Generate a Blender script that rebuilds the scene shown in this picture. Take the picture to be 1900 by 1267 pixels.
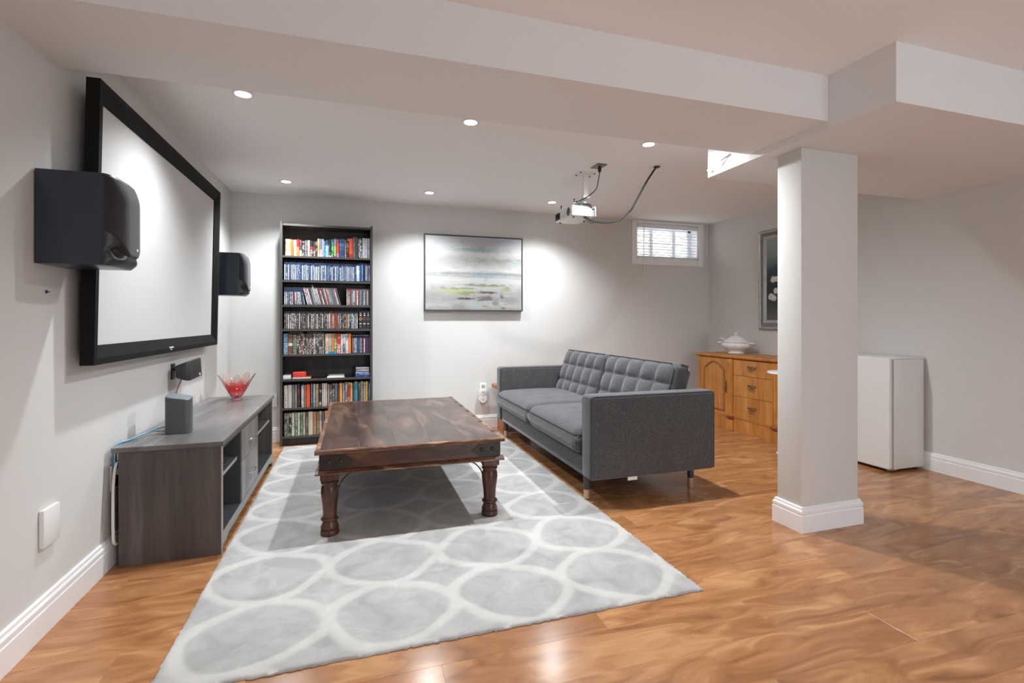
import bpy, bmesh, math, random
from mathutils import Vector, Matrix
random.seed(7)
PI = math.pi
S = bpy.context.scene
COL = S.collection
for o in list(bpy.data.objects):
    bpy.data.objects.remove(o)

# ---------------------------------------------------------------- camera, world, lamps, exposure
EYE = 1.126
cd = bpy.data.cameras.new('camera')
cam = bpy.data.objects.new('camera', cd)
COL.objects.link(cam)
cam.location = (0, 0, EYE)
cam.rotation_euler = (PI / 2, 0, -0.3073)
cd.sensor_fit = 'HORIZONTAL'
cd.sensor_width = 36
cd.lens = 919.6 / 1900 * 36
cd.shift_y = -0.020
cd.clip_start = 0.05
S.camera = cam

W = bpy.data.worlds.new('world')
S.world = W
W.use_nodes = True
W.node_tree.nodes['Background'].inputs[0].default_value = (0.82, 0.91, 1.0, 1)
W.node_tree.nodes['Background'].inputs[1].default_value = 3.3
S.view_settings.view_transform = 'Standard'
S.view_settings.look = 'None'
S.view_settings.gamma = 1
S.view_settings.use_curve_mapping = False
S.view_settings.exposure = 0.74
SPOT_W = 66            # ceiling lamps over the lounge
FILL_NEAR_W = 22       # added fill lamps behind the camera, brightening the near room
SPOT_COL = (0.91, 0.96, 1.0)
try:
    S.cycles.max_bounces = 10
    S.cycles.diffuse_bounces = 6
    S.cycles.caustics_reflective = False
    S.cycles.use_denoising = True
except Exception:
    pass

XL, XR, YB, ZC, Y0 = -1.076, 4.15, 5.08, 2.308, -2.4

# ---------------------------------------------------------------- object helpers
def worldpos(o):
    v = Vector(o.location)
    while o.parent:
        o = o.parent
        v += Vector(o.location)
    return v

def tag(o, label=None, cat=None, group=None, kind=None):
    if label: o['label'] = label
    if cat: o['category'] = cat
    if group: o['group'] = group
    if kind: o['kind'] = kind
    return o

def thing(name, loc, label=None, cat=None, group=None, kind=None):
    o = bpy.data.objects.new(name, None)
    o.empty_display_size = 0.05
    COL.objects.link(o)
    o.location = loc
    return tag(o, label, cat, group, kind)

def obj(name, bm, mats, parent=None, smooth=True, angle=35, origin=None):
    """links bm (world coordinates) as one mesh object"""
    if parent is not None:
        off = worldpos(parent)
    elif origin is not None:
        off = Vector(origin)
    else:
        xs = [v.co for v in bm.verts]
        off = Vector((sum(c.x for c in xs) / len(xs), sum(c.y for c in xs) / len(xs), min(c.z for c in xs)))
    for v in bm.verts:
        v.co -= off
    bmesh.ops.recalc_face_normals(bm, faces=bm.faces)
    me = bpy.data.meshes.new(name)
    bm.to_mesh(me)
    bm.free()
    for m in (mats if isinstance(mats, (list, tuple)) else [mats]):
        me.materials.append(m)
    if smooth:
        me.polygons.foreach_set('use_smooth', [True] * len(me.polygons))
        me.set_sharp_from_angle(angle=math.radians(angle))
    o = bpy.data.objects.new(name, me)
    COL.objects.link(o)
    if parent is not None:
        o.parent = parent
    else:
        o.location = off
    return o

def NB(): return bmesh.new()

def box(bm, x0, x1, y0, y1, z0, z1, r=0, seg=2, mi=0):
    g = bmesh.ops.create_cube(bm, size=1)
    vs = g['verts']
    for v in vs:
        v.co = Vector(((x0 + x1) / 2 + v.co.x * (x1 - x0), (y0 + y1) / 2 + v.co.y * (y1 - y0), (z0 + z1) / 2 + v.co.z * (z1 - z0)))
    fs = set(f for v in vs for f in v.link_faces)
    for f in fs: f.material_index = mi
    if r > 0:
        es = list(set(e for v in vs for e in v.link_edges))
        bmesh.ops.bevel(bm, geom=es, offset=r, segments=seg, profile=0.5, affect='EDGES', material=mi)
    return bm

def bx(*a, **k): return box(NB(), *a, **k)

def poly(bm, pts2, axis, a0, a1, mi=0):
    """extrude a polygon (list of 2D points) along an axis between a0 and a1"""
    def mk(p, a):
        return {'x': (a, p[0], p[1]), 'y': (p[0], a, p[1]), 'z': (p[0], p[1], a)}[axis]
    A = [bm.verts.new(mk(p, a0)) for p in pts2]
    B = [bm.verts.new(mk(p, a1)) for p in pts2]
    n = len(pts2)
    fs = [bm.faces.new(A), bm.faces.new(B[::-1])]
    for i in range(n):
        fs.append(bm.faces.new((A[i], A[(i + 1) % n], B[(i + 1) % n], B[i])))
    for f in fs: f.material_index = mi
    return bm

def lathe(bm, prof, c, seg=24, sx=1, sy=1, mi=0):
    """prof: list of (r,z) from bottom to top around c"""
    rings = []
    for r, z in prof:
        if r < 1e-5:
            rings.append([bm.verts.new((c[0], c[1], c[2] + z))])
        else:
            rings.append([bm.verts.new((c[0] + r * sx * math.cos(2 * PI * i / seg), c[1] + r * sy * math.sin(2 * PI * i / seg), c[2] + z)) for i in range(seg)])
    for a, b in zip(rings, rings[1:]):
        for i in range(seg):
            j = (i + 1) % seg
            if len(a) == 1 and len(b) == 1: continue
            if len(a) == 1: f = bm.faces.new((a[0], b[j], b[i]))
            elif len(b) == 1: f = bm.faces.new((a[i], a[j], b[0]))
            else: f = bm.faces.new((a[i], a[j], b[j], b[i]))
            f.material_index = mi
    if len(rings[0]) > 1: bm.faces.new(rings[0][::-1]).material_index = mi
    if len(rings[-1]) > 1: bm.faces.new(rings[-1]).material_index = mi
    return bm

def smoothpts(pts, n=6):
    P = [Vector(p) for p in pts]
    out = []
    for i in range(len(P) - 1):
        p0 = P[max(i - 1, 0)]; p1 = P[i]; p2 = P[i + 1]; p3 = P[min(i + 2, len(P) - 1)]
        for k in range(n):
            t = k / n
            out.append(0.5 * ((2 * p1) + (p2 - p0) * t + (2 * p0 - 5 * p1 + 4 * p2 - p3) * t * t + (3 * p1 - p0 - 3 * p2 + p3) * t ** 3))
    out.append(P[-1])
    return out

def tube(bm, pts, r, seg=8, smooth=6, mi=0):
    P = smoothpts(pts, smooth) if smooth > 1 else [Vector(p) for p in pts]
    rr = r if callable(r) else (lambda t: r)
    up = Vector((0.31, 0.17, 0.93))
    rings = []
    for i, p in enumerate(P):
        d = (P[min(i + 1, len(P) - 1)] - P[max(i - 1, 0)]).normalized()
        a = d.cross(up)
        if a.length < 1e-3: a = d.cross(Vector((1, 0, 0)))
        a.normalize(); b = d.cross(a); up = -(d.cross(a)).cross(d) if False else up
        R = rr(i / (len(P) - 1))
        rings.append([bm.verts.new(p + R * (a * math.cos(2 * PI * k / seg) + b * math.sin(2 * PI * k / seg))) for k in range(seg)])
    for A, B in zip(rings, rings[1:]):
        for k in range(seg):
            bm.faces.new((A[k], A[(k + 1) % seg], B[(k + 1) % seg], B[k])).material_index = mi
    bm.faces.new(rings[0][::-1]).material_index = mi
    bm.faces.new(rings[-1]).material_index = mi
    return bm

def copy_tree(o, parent=None):
    c = o.copy()
    COL.objects.link(c)
    if parent: c.parent = parent
    for ch in [x for x in KIDS.get(o.name, [])]:
        copy_tree(ch, c)
    return c
KIDS = {}
def index_kids(o):
    KIDS[o.name] = list(o.children)
    for c in o.children: index_kids(c)

# ---------------------------------------------------------------- material helpers
class G:
    def __init__(s, name):
        s.m = bpy.data.materials.new(name)
        s.m.use_nodes = True
        s.t = s.m.node_tree
        s.b = s.t.nodes['Principled BSDF']
    def n(s, typ, props=None, **inp):
        nd = s.t.nodes.new(typ)
        for k, v in (props or {}).items(): setattr(nd, k, v)
        for k, v in inp.items():
            k = k.replace('_', ' ')
            s.set(nd.inputs[int(k)] if k.isdigit() else nd.inputs[k], v)
        return nd
    def i(s, nd, idx, v):
        s.set(nd.inputs[idx], v)
    def set(s, sock, v):
        if hasattr(v, 'is_output'): s.t.links.new(v, sock)
        elif isinstance(v, bpy.types.Node): s.t.links.new(v.outputs[0], sock)
        else:
            if isinstance(v, (tuple, list)) and len(v) == 3 and sock.type == 'RGBA': v = (*v, 1)
            sock.default_value = v
    def coord(s, scale=(1, 1, 1), which='Object', rnd=0, loc=(0, 0, 0)):
        tc = s.n('ShaderNodeTexCoord')
        mp = s.n('ShaderNodeMapping')
        s.t.links.new(tc.outputs[which], mp.inputs[0])
        mp.inputs['Scale'].default_value = scale
        mp.inputs['Location'].default_value = loc
        if rnd:
            oi = s.n('ShaderNodeObjectInfo')
            ml = s.n('ShaderNodeMath', {'operation': 'MULTIPLY'})
            s.t.links.new(oi.outputs['Random'], ml.inputs[0]); ml.inputs[1].default_value = rnd
            ad = s.n('ShaderNodeVectorMath', {'operation': 'ADD'})
            s.t.links.new(mp.outputs[0], ad.inputs[0]); s.t.links.new(ml.outputs[0], ad.inputs[1])
            return ad.outputs[0]
        return mp.outputs[0]
    def noise(s, vec, scale=5, detail=3, rough=.5, dist=0):
        nd = s.n('ShaderNodeTexNoise', None, Scale=scale, Detail=detail, Roughness=rough, Distortion=dist)
        s.t.links.new(vec, nd.inputs['Vector'])
        return nd.outputs['Fac']
    def ramp(s, fac, stops):
        nd = s.n('ShaderNodeValToRGB')
        s.set(nd.inputs[0], fac)
        el = nd.color_ramp.elements
        while len(el) < len(stops): el.new(0.5)
        for e, (p, c) in zip(el, stops):
            e.position = p; e.color = (*c, 1) if len(c) == 3 else c
        return nd.outputs[0]
    def mix(s, fac, a, b, mode='MIX'):
        nd = s.n('ShaderNodeMix', {'data_type': 'RGBA', 'blend_type': mode})
        s.set(nd.inputs[0], fac); s.set(nd.inputs[6], a); s.set(nd.inputs[7], b)
        return nd.outputs[2]
    def math(s, op, a, b=0.0, c=None, clamp=False):
        nd = s.n('ShaderNodeMath', {'operation': op, 'use_clamp': clamp})
        s.set(nd.inputs[0], a); s.set(nd.inputs[1], b)
        if c is not None: s.set(nd.inputs[2], c)
        return nd.outputs[0]
    def smooth(s, v, lo, hi, a=0, b=1):
        nd = s.n('ShaderNodeMapRange', {'interpolation_type': 'SMOOTHSTEP'})
        s.set(nd.inputs[0], v); s.set(nd.inputs[1], lo); s.set(nd.inputs[2], hi); s.set(nd.inputs[3], a); s.set(nd.inputs[4], b)
        return nd.outputs[0]
    def bump(s, h, strength=.2, dist=.01):
        nd = s.n('ShaderNodeBump', None, Strength=strength, Distance=dist)
        s.set(nd.inputs['Height'], h)
        s.t.links.new(nd.outputs[0], s.b.inputs['Normal'])
    def out(s, col=None, rough=None, **kw):
        if col is not None: s.set(s.b.inputs['Base Color'], col)
        if rough is not None: s.set(s.b.inputs['Roughness'], rough)
        for k, v in kw.items(): s.set(s.b.inputs[k.replace('_', ' ')], v)
        return s.m

MC = {}
def mat(name, col, rough=.5, metal=0, var=0.0, vs=(8, 8, 8), bump=0, bs=200, rnd=0, **kw):
    if name in MC: return MC[name]
    g = G(name)
    c = col
    if var:
        f = g.noise(g.coord(vs, rnd=rnd), 1, 4, .55)
        c = g.mix(f, tuple(x * (1 - var) for x in col), tuple(min(1, x * (1 + var)) for x in col))
    if bump:
        g.bump(g.noise(g.coord((bs, bs, bs)), 1, 2), bump, .002)
    MC[name] = g.out(c, rough, Metallic=metal, **kw)
    return MC[name]

def wood(name, stops, vs, rough=.4, dist=.6, bump=.05, rnd=11.0, detail=5, fine=None, **kw):
    if name in MC: return MC[name]
    g = G(name)
    v = g.coord(vs, rnd=rnd)
    f = g.noise(v, 1, detail, .6, dist)
    c = g.ramp(f, stops)
    if fine:
        f2 = g.noise(g.coord(fine, rnd=rnd), 1, 3, .6)
        c = g.mix(g.smooth(f2, .45, .75, 0, .45), c, stops[0][1])
    g.bump(f, bump, .002)
    MC[name] = g.out(c, rough, **kw)
    return MC[name]

def S2L(r, g, b):
    f = lambda c: ((c / 255 + .055) / 1.055) ** 2.4 if c > 10 else c / 255 / 12.92
    return (f(r), f(g), f(b))

# ---------------------------------------------------------------- base materials
m_wall = mat('painted_wall', (.66, .65, .63), .75, var=.02, vs=(2, 2, 2), bump=.04, bs=160)
m_ceil = mat('painted_ceiling', (.90, .90, .90), .85, var=.015, vs=(2, 2, 2), bump=.04, bs=120)
m_beam = mat('painted_bulkhead', (.80, .80, .80), .75, var=.015, vs=(2, 2, 2), bump=.04, bs=140)
m_trim = mat('white_trim', (.86, .86, .86), .35)
m_white = mat('white_plastic', (.82, .82, .80), .35)
m_black = mat('black_plastic', (.012, .012, .013), .35)
m_rubber = mat('black_rubber', (.012, .012, .013), .55)
m_chrome = mat('chrome', (.75, .75, .75), .18, 1)
m_dark_metal = mat('dark_iron', (.03, .028, .027), .45, .7)

def floor_mat():
    g = G('laminate_plank')
    v = g.coord((1.0, 3.2, 1), rnd=37.0)
    w = g.n('ShaderNodeTexNoise', None, Scale=1.3, Detail=2, Roughness=.5)
    g.t.links.new(v, w.inputs['Vector'])
    sc = g.n('ShaderNodeVectorMath', {'operation': 'SCALE'}); g.t.links.new(w.outputs['Color'], sc.inputs[0]); sc.inputs['Scale'].default_value = 1.6
    ad = g.n('ShaderNodeVectorMath', {'operation': 'ADD'}); g.t.links.new(v, ad.inputs[0]); g.t.links.new(sc.outputs[0], ad.inputs[1])
    f = g.noise(ad.outputs[0], 2.4, 4, .52, 1.1)
    c = g.ramp(f, [(.25, S2L(128, 84, 52)), (.42, S2L(156, 106, 67)), (.55, S2L(172, 121, 80)), (.70, S2L(194, 146, 101))])
    f2 = g.noise(g.coord((3, 60, 1), rnd=11.0), 1, 4, .6, .3)
    c = g.mix(g.smooth(f2, .5, .8, 0, .35), c, S2L(150, 92, 50))
    oi = g.n('ShaderNodeObjectInfo')
    hv = g.n('ShaderNodeHueSaturation')
    g.set(hv.inputs['Value'], g.smooth(oi.outputs['Random'], 0, 1, .94, 1.06)); g.set(hv.inputs['Color'], c)
    g.bump(f2, .03, .001)
    return g.out(hv.outputs[0], .2, Specular_IOR_Level=.55)
m_floor = floor_mat()
m_sub = mat('subfloor', (.25, .14, .07), .5)

# ---------------------------------------------------------------- room shell
def struct(name, bm, m, smooth=False, parent=None, origin=None):
    o = obj(name, bm, m, parent, smooth=smooth, origin=origin)
    if parent is None: o['kind'] = 'structure'
    return o

floor = thing('floor', (0, 0, 0), kind='structure')
obj('subfloor', bx(XL - .2, XR + .2, Y0, YB + .2, -.12, -.012), m_sub, floor, smooth=False)
PW, PL = .1925, 1.21
row = -3
mesh_cache = {}
yy = 1.617 + PW * row
rows = []
y = 1.617 - PW * 5
k = 0
while y < YB:
    rows.append((y, k)); y += PW; k += 1
for (y, k) in rows:
    off = [.885, .45, .05, .68, .27][(k - 5) % 5]
    x = off - PL * math.ceil((off - XL) / PL)
    while x < XR:
        xa, xb = max(x, XL), min(x + PL, XR)
        ya, yb = y, min(y + PW, YB)
        if xb - xa > .01 and yb - ya > .01:
            key = (round(xb - xa, 3), round(yb - ya, 3))
            if key not in mesh_cache:
                bm = NB(); box(bm, 0, xb - xa, 0, yb - ya, -.012, 0, .0006, 1)
                o = obj('plank', bm, m_floor, floor, smooth=False)
                mesh_cache[key] = o.data
            else:
                o = bpy.data.objects.new('plank', mesh_cache[key]); COL.objects.link(o); o.parent = floor
            o.location = (xa, ya, 0)
        x += PL
obj('rear_boards', bx(XL, XR, Y0, rows[0][0] - .001, -.012, 0), m_floor, floor, smooth=False)

struct('wall_left', bx(XL - .2, XL, Y0, YB + .3, -.1, ZC + .2), m_wall)
bm = NB()      # unseen wall added behind the camera, its opening sized for fill light
box(bm, XL, 1.3, Y0 - .2, Y0, -.1, ZC + .2)
box(bm, 2.9, XR, Y0 - .2, Y0, -.1, ZC + .2)
box(bm, 1.3, 2.9, Y0 - .2, Y0, 2.1, ZC + .2)
struct('wall_front_added', bm, m_wall)
struct('wall_right', bx(XR, XR + .2, Y0, YB + .3, -.1, ZC + .2), m_wall)
WX0, WX1, WZ0, WZ1 = 3.138, 3.995, 1.862, 2.272
bm = NB()
box(bm, XL, WX0, YB, YB + .28, -.1, ZC + .2)
box(bm, WX1, XR, YB, YB + .28, -.1, ZC + .2)
box(bm, WX0, WX1, YB, YB + .28, -.1, WZ0)
box(bm, WX0, WX1, YB, YB + .28, WZ1, ZC + .2)
struct('wall_back', bm, m_wall)
struct('ceiling', bx(XL - .2, XR + .2, Y0, YB + .3, ZC, ZC + .15), m_ceil)
BX2 = 2.178
struct('trim_1', bx(XL, BX2, 1.818, 2.318, 2.090, ZC + .01), m_beam)
struct('trim_2', bx(BX2, XR, 1.503, 2.672, 2.053, ZC + .01), m_beam)

def base_profile(t=.018, h=.135):
    return [(0, 0), (t, 0), (t, h * .66), (t * .75, h * .70), (t * .95, h * .74), (t * .95, h * .84), (t * .6, h * .9), (t * .55, h * .97), (t * .3, h), (0, h)]
PR = base_profile()
poly_b = poly(NB(), [(XL + a, b) for a, b in PR], 'y', Y0, YB)
struct('baseboard_left', poly_b, m_trim)
struct('baseboard_right', poly(NB(), [(XR - a, b) for a, b in PR], 'y', Y0, YB), m_trim)
struct('baseboard_back', poly(NB(), [(YB - a, b) for a, b in PR], 'x', XL + .019, XR - .019), m_trim)

# pillar with its own baseboard
PX0, PX1, PY0, PY1 = 2.272, 2.678, 2.053, 2.212
pil = thing('pillar', ((PX0 + PX1) / 2, (PY0 + PY1) / 2, 0), kind='structure')
obj('shaft', bx(PX0, PX1, PY0, PY1, 0, 2.053, .004, 2), m_wall, pil)
bm = NB()
prev = None
prof = [(a, b) for a, b in PR]
rings = []
for a, b in prof:
    a += .0005
    rings.append([bm.verts.new(p) for p in ((PX0 - a, PY0 - a, b), (PX1 + a, PY0 - a, b), (PX1 + a, PY1 + a, b), (PX0 - a, PY1 + a, b))])
for A, B in zip(rings, rings[1:]):
    for i in range(4): bm.faces.new((A[i], A[(i + 1) % 4], B[(i + 1) % 4], B[i]))
obj('baseboard', bm, m_trim, pil, smooth=False)

# ---------------------------------------------------------------- window, blind and the well outside
win = thing('window_1', ((WX0 + WX1) / 2, YB, WZ0), kind='structure')
for nm, a in (('casing', (3.074, WX0, 1.786, 2.304)), ('casing', (WX1, 4.064, 1.786, 2.304)), ('casing', (WX0, WX1, 1.786, WZ0)), ('casing', (WX0, WX1, WZ1, 2.304))):
    obj(nm, bx(a[0], a[1], YB - .018, YB - .0005, a[2], a[3], .003, 2), m_trim, win)
bm = NB()
for a in ((WX0, WX0 + .012, WZ0, WZ1), (WX1 - .012, WX1, WZ0, WZ1), (WX0, WX1, WZ0, WZ0 + .012), (WX0, WX1, WZ1 - .012, WZ1)):
    box(bm, a[0], a[1], YB, YB + .17, a[2], a[3])
obj('jamb', bm, m_trim, win, smooth=False)
bm = NB()
for a in ((WX0 + .012, WX0 + .05, WZ0 + .012, WZ1 - .012), (WX1 - .05, WX1 - .012, WZ0 + .012, WZ1 - .012), (WX0 + .012, WX1 - .012, WZ0 + .012, WZ0 + .05), (WX0 + .012, WX1 - .012, WZ1 - .05, WZ1 - .012)):
    box(bm, a[0], a[1], YB + .13, YB + .17, a[2], a[3])
obj('sash', bm, m_trim, win, smooth=False)
for xm in (3.42, 3.74):
    obj('mullion', bx(xm - .022, xm + .022, YB + .125, YB + .165, WZ0 + .05, WZ1 - .05, .003, 1), m_trim, win)
g = G('window_glass')
m_glass = g.out((1, 1, 1), .0, Transmission_Weight=1.0, IOR=1.02)
obj('pane', bx(WX0 + .05, WX1 - .05, YB + .145, YB + .149, WZ0 + .05, WZ1 - .05), m_glass, win, smooth=False)

g = G('pale_stone')
f = g.noise(g.coord((6, 6, 9)), 1, 5, .6)
m_stone = g.out(g.ramp(f, [(.3, (.55, .50, .40)), (.6, (.82, .78, .68))]), .8)
well = thing('wall_exterior', (3.55, 5.9, 1.3), kind='structure')
rs = random.Random(3)
z = 1.55
while z < 2.35:
    x = 2.6 + rs.uniform(0, .2)
    h = rs.uniform(.07, .11)
    while x < 4.9:
        w = rs.uniform(.16, .34)
        obj('stone', bx(x, x + w - .008, 6.0 - rs.uniform(0, .02), 6.1, z, z + h - .008, .006, 1), m_stone, well, smooth=False)
        x += w
    z += h
obj('mortar', bx(2.5, 5.0, 6.03, 6.2, 1.4, 2.36), mat('mortar', (.45, .42, .36), .9), well, smooth=False)
m_slat = mat('blind_slat', (.80, .82, .86), .4)
bl = thing('window_blind', (3.56, YB + .03, WZ0), 'white horizontal blind hanging in the small basement window', 'blind')
obj('headrail', bx(WX0 + .014, WX1 - .014, YB - .012, YB + .035, 2.222, 2.270, .003, 2), m_slat, bl)
NS = 9
for k in range(NS):
    zc = 1.905 + k * .0345
    bm = NB()
    pts = []
    for q in range(5):
        t = q / 4 - .5
        pts.append((YB + .012 + .024 * t, zc + .003 * (1 - 4 * t * t) - .004 * t))
    pts2 = pts + [(a, b - .0013) for a, b in pts[::-1]]
    poly(bm, pts2, 'x', WX0 + .018, WX1 - .018)
    obj('slat', bm, m_slat, bl)
obj('bottom_rail', bx(WX0 + .016, WX1 - .016, YB + .0, YB + .026, 1.876, 1.893, .003, 2), m_slat, bl)
for xm in (3.30, 3.84):
    obj('ladder_cord', tube(NB(), [(xm, YB - .002, 2.225), (xm, YB - .002, 1.89)], .0012, 5, 1), m_slat, bl)
obj('tilt_wand', tube(NB(), [(3.222, YB - .024, 2.24), (3.222, YB - .026, 1.63)], .0048, 8, 1), m_trim, bl)

# ---------------------------------------------------------------- ceiling lights
g = G('lamp_lens')
m_lens = g.out((1, 1, 1), .5, Emission_Color=(1, .97, .93), Emission_Strength=14)
def pot_light(x, y, label, watts, beam=150, colour=SPOT_COL, first=[None]):
    if first[0] is None:
        t = thing('ceiling_light', (x, y, ZC))
        obj('trim_ring', lathe(NB(), [(.036, -.001), (.036, -.004), (.040, -.0075), (.050, -.007), (.054, -.003), (.054, 0)], (x, y, ZC), 32), m_white, t)
        obj('lens', lathe(NB(), [(0, -.0035), (.0358, -.0035), (.0358, -.001), (0, -.001)], (x, y, ZC), 24), m_lens, t)
        index_kids(t)
        first[0] = t
    else:
        t = copy_tree(first[0]); t.location = (x, y, ZC)
    tag(t, label, 'ceiling light', 'recessed lights in the ceiling')
    ld = bpy.data.lights.new('lamp', 'SPOT')
    ld.energy = watts; ld.color = colour; ld.spot_size = math.radians(beam); ld.spot_blend = 1.0; ld.shadow_soft_size = .03
    lo = bpy.data.objects.new('lamp', ld); COL.objects.link(lo); lo.parent = t; lo.location = (0, 0, -.03)
    return t
LX = (-.553, .655, 1.868)
for i, x in enumerate(LX):
    pot_light(x, 2.875, ['recessed ceiling light just beyond the beam, nearest the projection screen', 'recessed ceiling light beyond the beam, above the coffee table', 'recessed ceiling light beyond the beam, beside the bulkhead over the pillar'][i], SPOT_W * (.85, 1, 1.35)[i], (128, 152, 172)[i])
for i, x in enumerate(LX):
    pot_light(x, 4.57, ['recessed ceiling light in front of the tall black bookcase', 'recessed ceiling light in front of the grey landscape painting', 'recessed ceiling light just behind the ceiling projector'][i], SPOT_W * 1.05, 130)
for y in (-.6,):  # row of added fill lamps, out of view behind the camera
    for x in LX + (3.2,):
        t = pot_light(x, y, 'added fill light in the unseen front ceiling, ' + ('closest to the screen wall', 'in line with the coffee table', 'in line with the projector', 'closest to the fridge wall')[(LX + (3.2,)).index(x)], FILL_NEAR_W, 150, (.80, .91, 1.0))
        t['group'] = 'added fill lights of the front ceiling'

# ---------------------------------------------------------------- rug
def make_rug():
    x0, x1, y0, y1, T = -.60, 1.385, 1.732, 4.805, .0128
    nx, ny = 210, 320
    bm = NB()
    rr = random.Random(5)
    px, py, cx, cy = .488, .424, -.352, 1.962
    lay = bm.verts.layers.float.new('band')
    V = []
    for j in range(ny + 1):
        rowv = []
        for i in range(nx + 1):
            x = x0 + (x1 - x0) * i / nx; y = y0 + (y1 - y0) * j / ny
            wx = x + .016 * math.sin(9 * y + 2 * x) + .006 * math.sin(23 * y + 5); wy = y + .014 * math.sin(11 * x - 3 * y) + .006 * math.sin(27 * x + 2)
            dx = ((wx - cx) / px + .5) % 1 - .5; dy = ((wy - cy) / py + .5) % 1 - .5
            r2 = abs(2 * dx) ** 1.66 + abs(2 * dy) ** 1.66
            b = 1 / (1 + math.exp(-(r2 - .83) / .022)) * (1 - 1 / (1 + math.exp(-(r2 - 1.20) / .03)))
            z = T - .0035 * math.exp(-((r2 - .815) / .03) ** 2) - .0028 * math.exp(-((r2 - 1.22) / .04) ** 2) + rr.uniform(-.0007, .0007)
            e = min(x - x0, x1 - x, y - y0, y1 - y)
            if e < .02: z -= .006 * (1 - e / .02) ** 2
            jx = rr.uniform(-.003, .003) if e < 1e-6 else 0
            v = bm.verts.new((x + jx, y + (rr.uniform(-.004, .004) if e < 1e-6 else 0), z)); v[lay] = b
            rowv.append(v)
        V.append(rowv)
    for j in range(ny):
        for i in range(nx):
            bm.faces.new((V[j][i], V[j][i + 1], V[j + 1][i + 1], V[j + 1][i]))
    loop = [V[0][i] for i in range(nx)] + [V[j][nx] for j in range(ny)] + [V[ny][i] for i in range(nx, 0, -1)] + [V[j][0] for j in range(ny, 0, -1)]
    low = []
    for v in loop:
        q = bm.verts.new((v.co.x, v.co.y, .0008)); q[lay] = 1; low.append(q)
    n = len(loop)
    for i in range(n):
        bm.faces.new((loop[i], low[i], low[(i + 1) % n], loop[(i + 1) % n]))
    bm.faces.new(low[::-1])
    g = G('rug_pile')
    at = g.n('ShaderNodeAttribute', {'attribute_name': 'band'})
    mott = g.noise(g.coord((7, 7, 7)), 1, 4, .6, .8)
    cell = g.ramp(mott, [(.3, S2L(152, 150, 148)), (.7, S2L(182, 180, 177))])
    band = g.ramp(mott, [(.3, S2L(184, 182, 178)), (.7, S2L(200, 198, 194))])
    c = g.mix(at.outputs['Fac'], cell, band)
    pile = g.noise(g.coord((260, 260, 260)), 1, 2, .6)
    c = g.mix(g.smooth(pile, .3, .7, .0, .12), c, (.45, .44, .43))
    g.bump(pile, .35, .003)
    m = g.out(c, .95, Specular_IOR_Level=.1, Sheen_Weight=.25, Sheen_Roughness=.5)
    o = obj('area_rug', bm, m, None, smooth=True, angle=70, origin=((x0 + x1) / 2, (y0 + y1) / 2, 0))
    tag(o, 'pale grey and ivory trellis pattern pile rug under the coffee table', 'rug')
make_rug()

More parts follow.
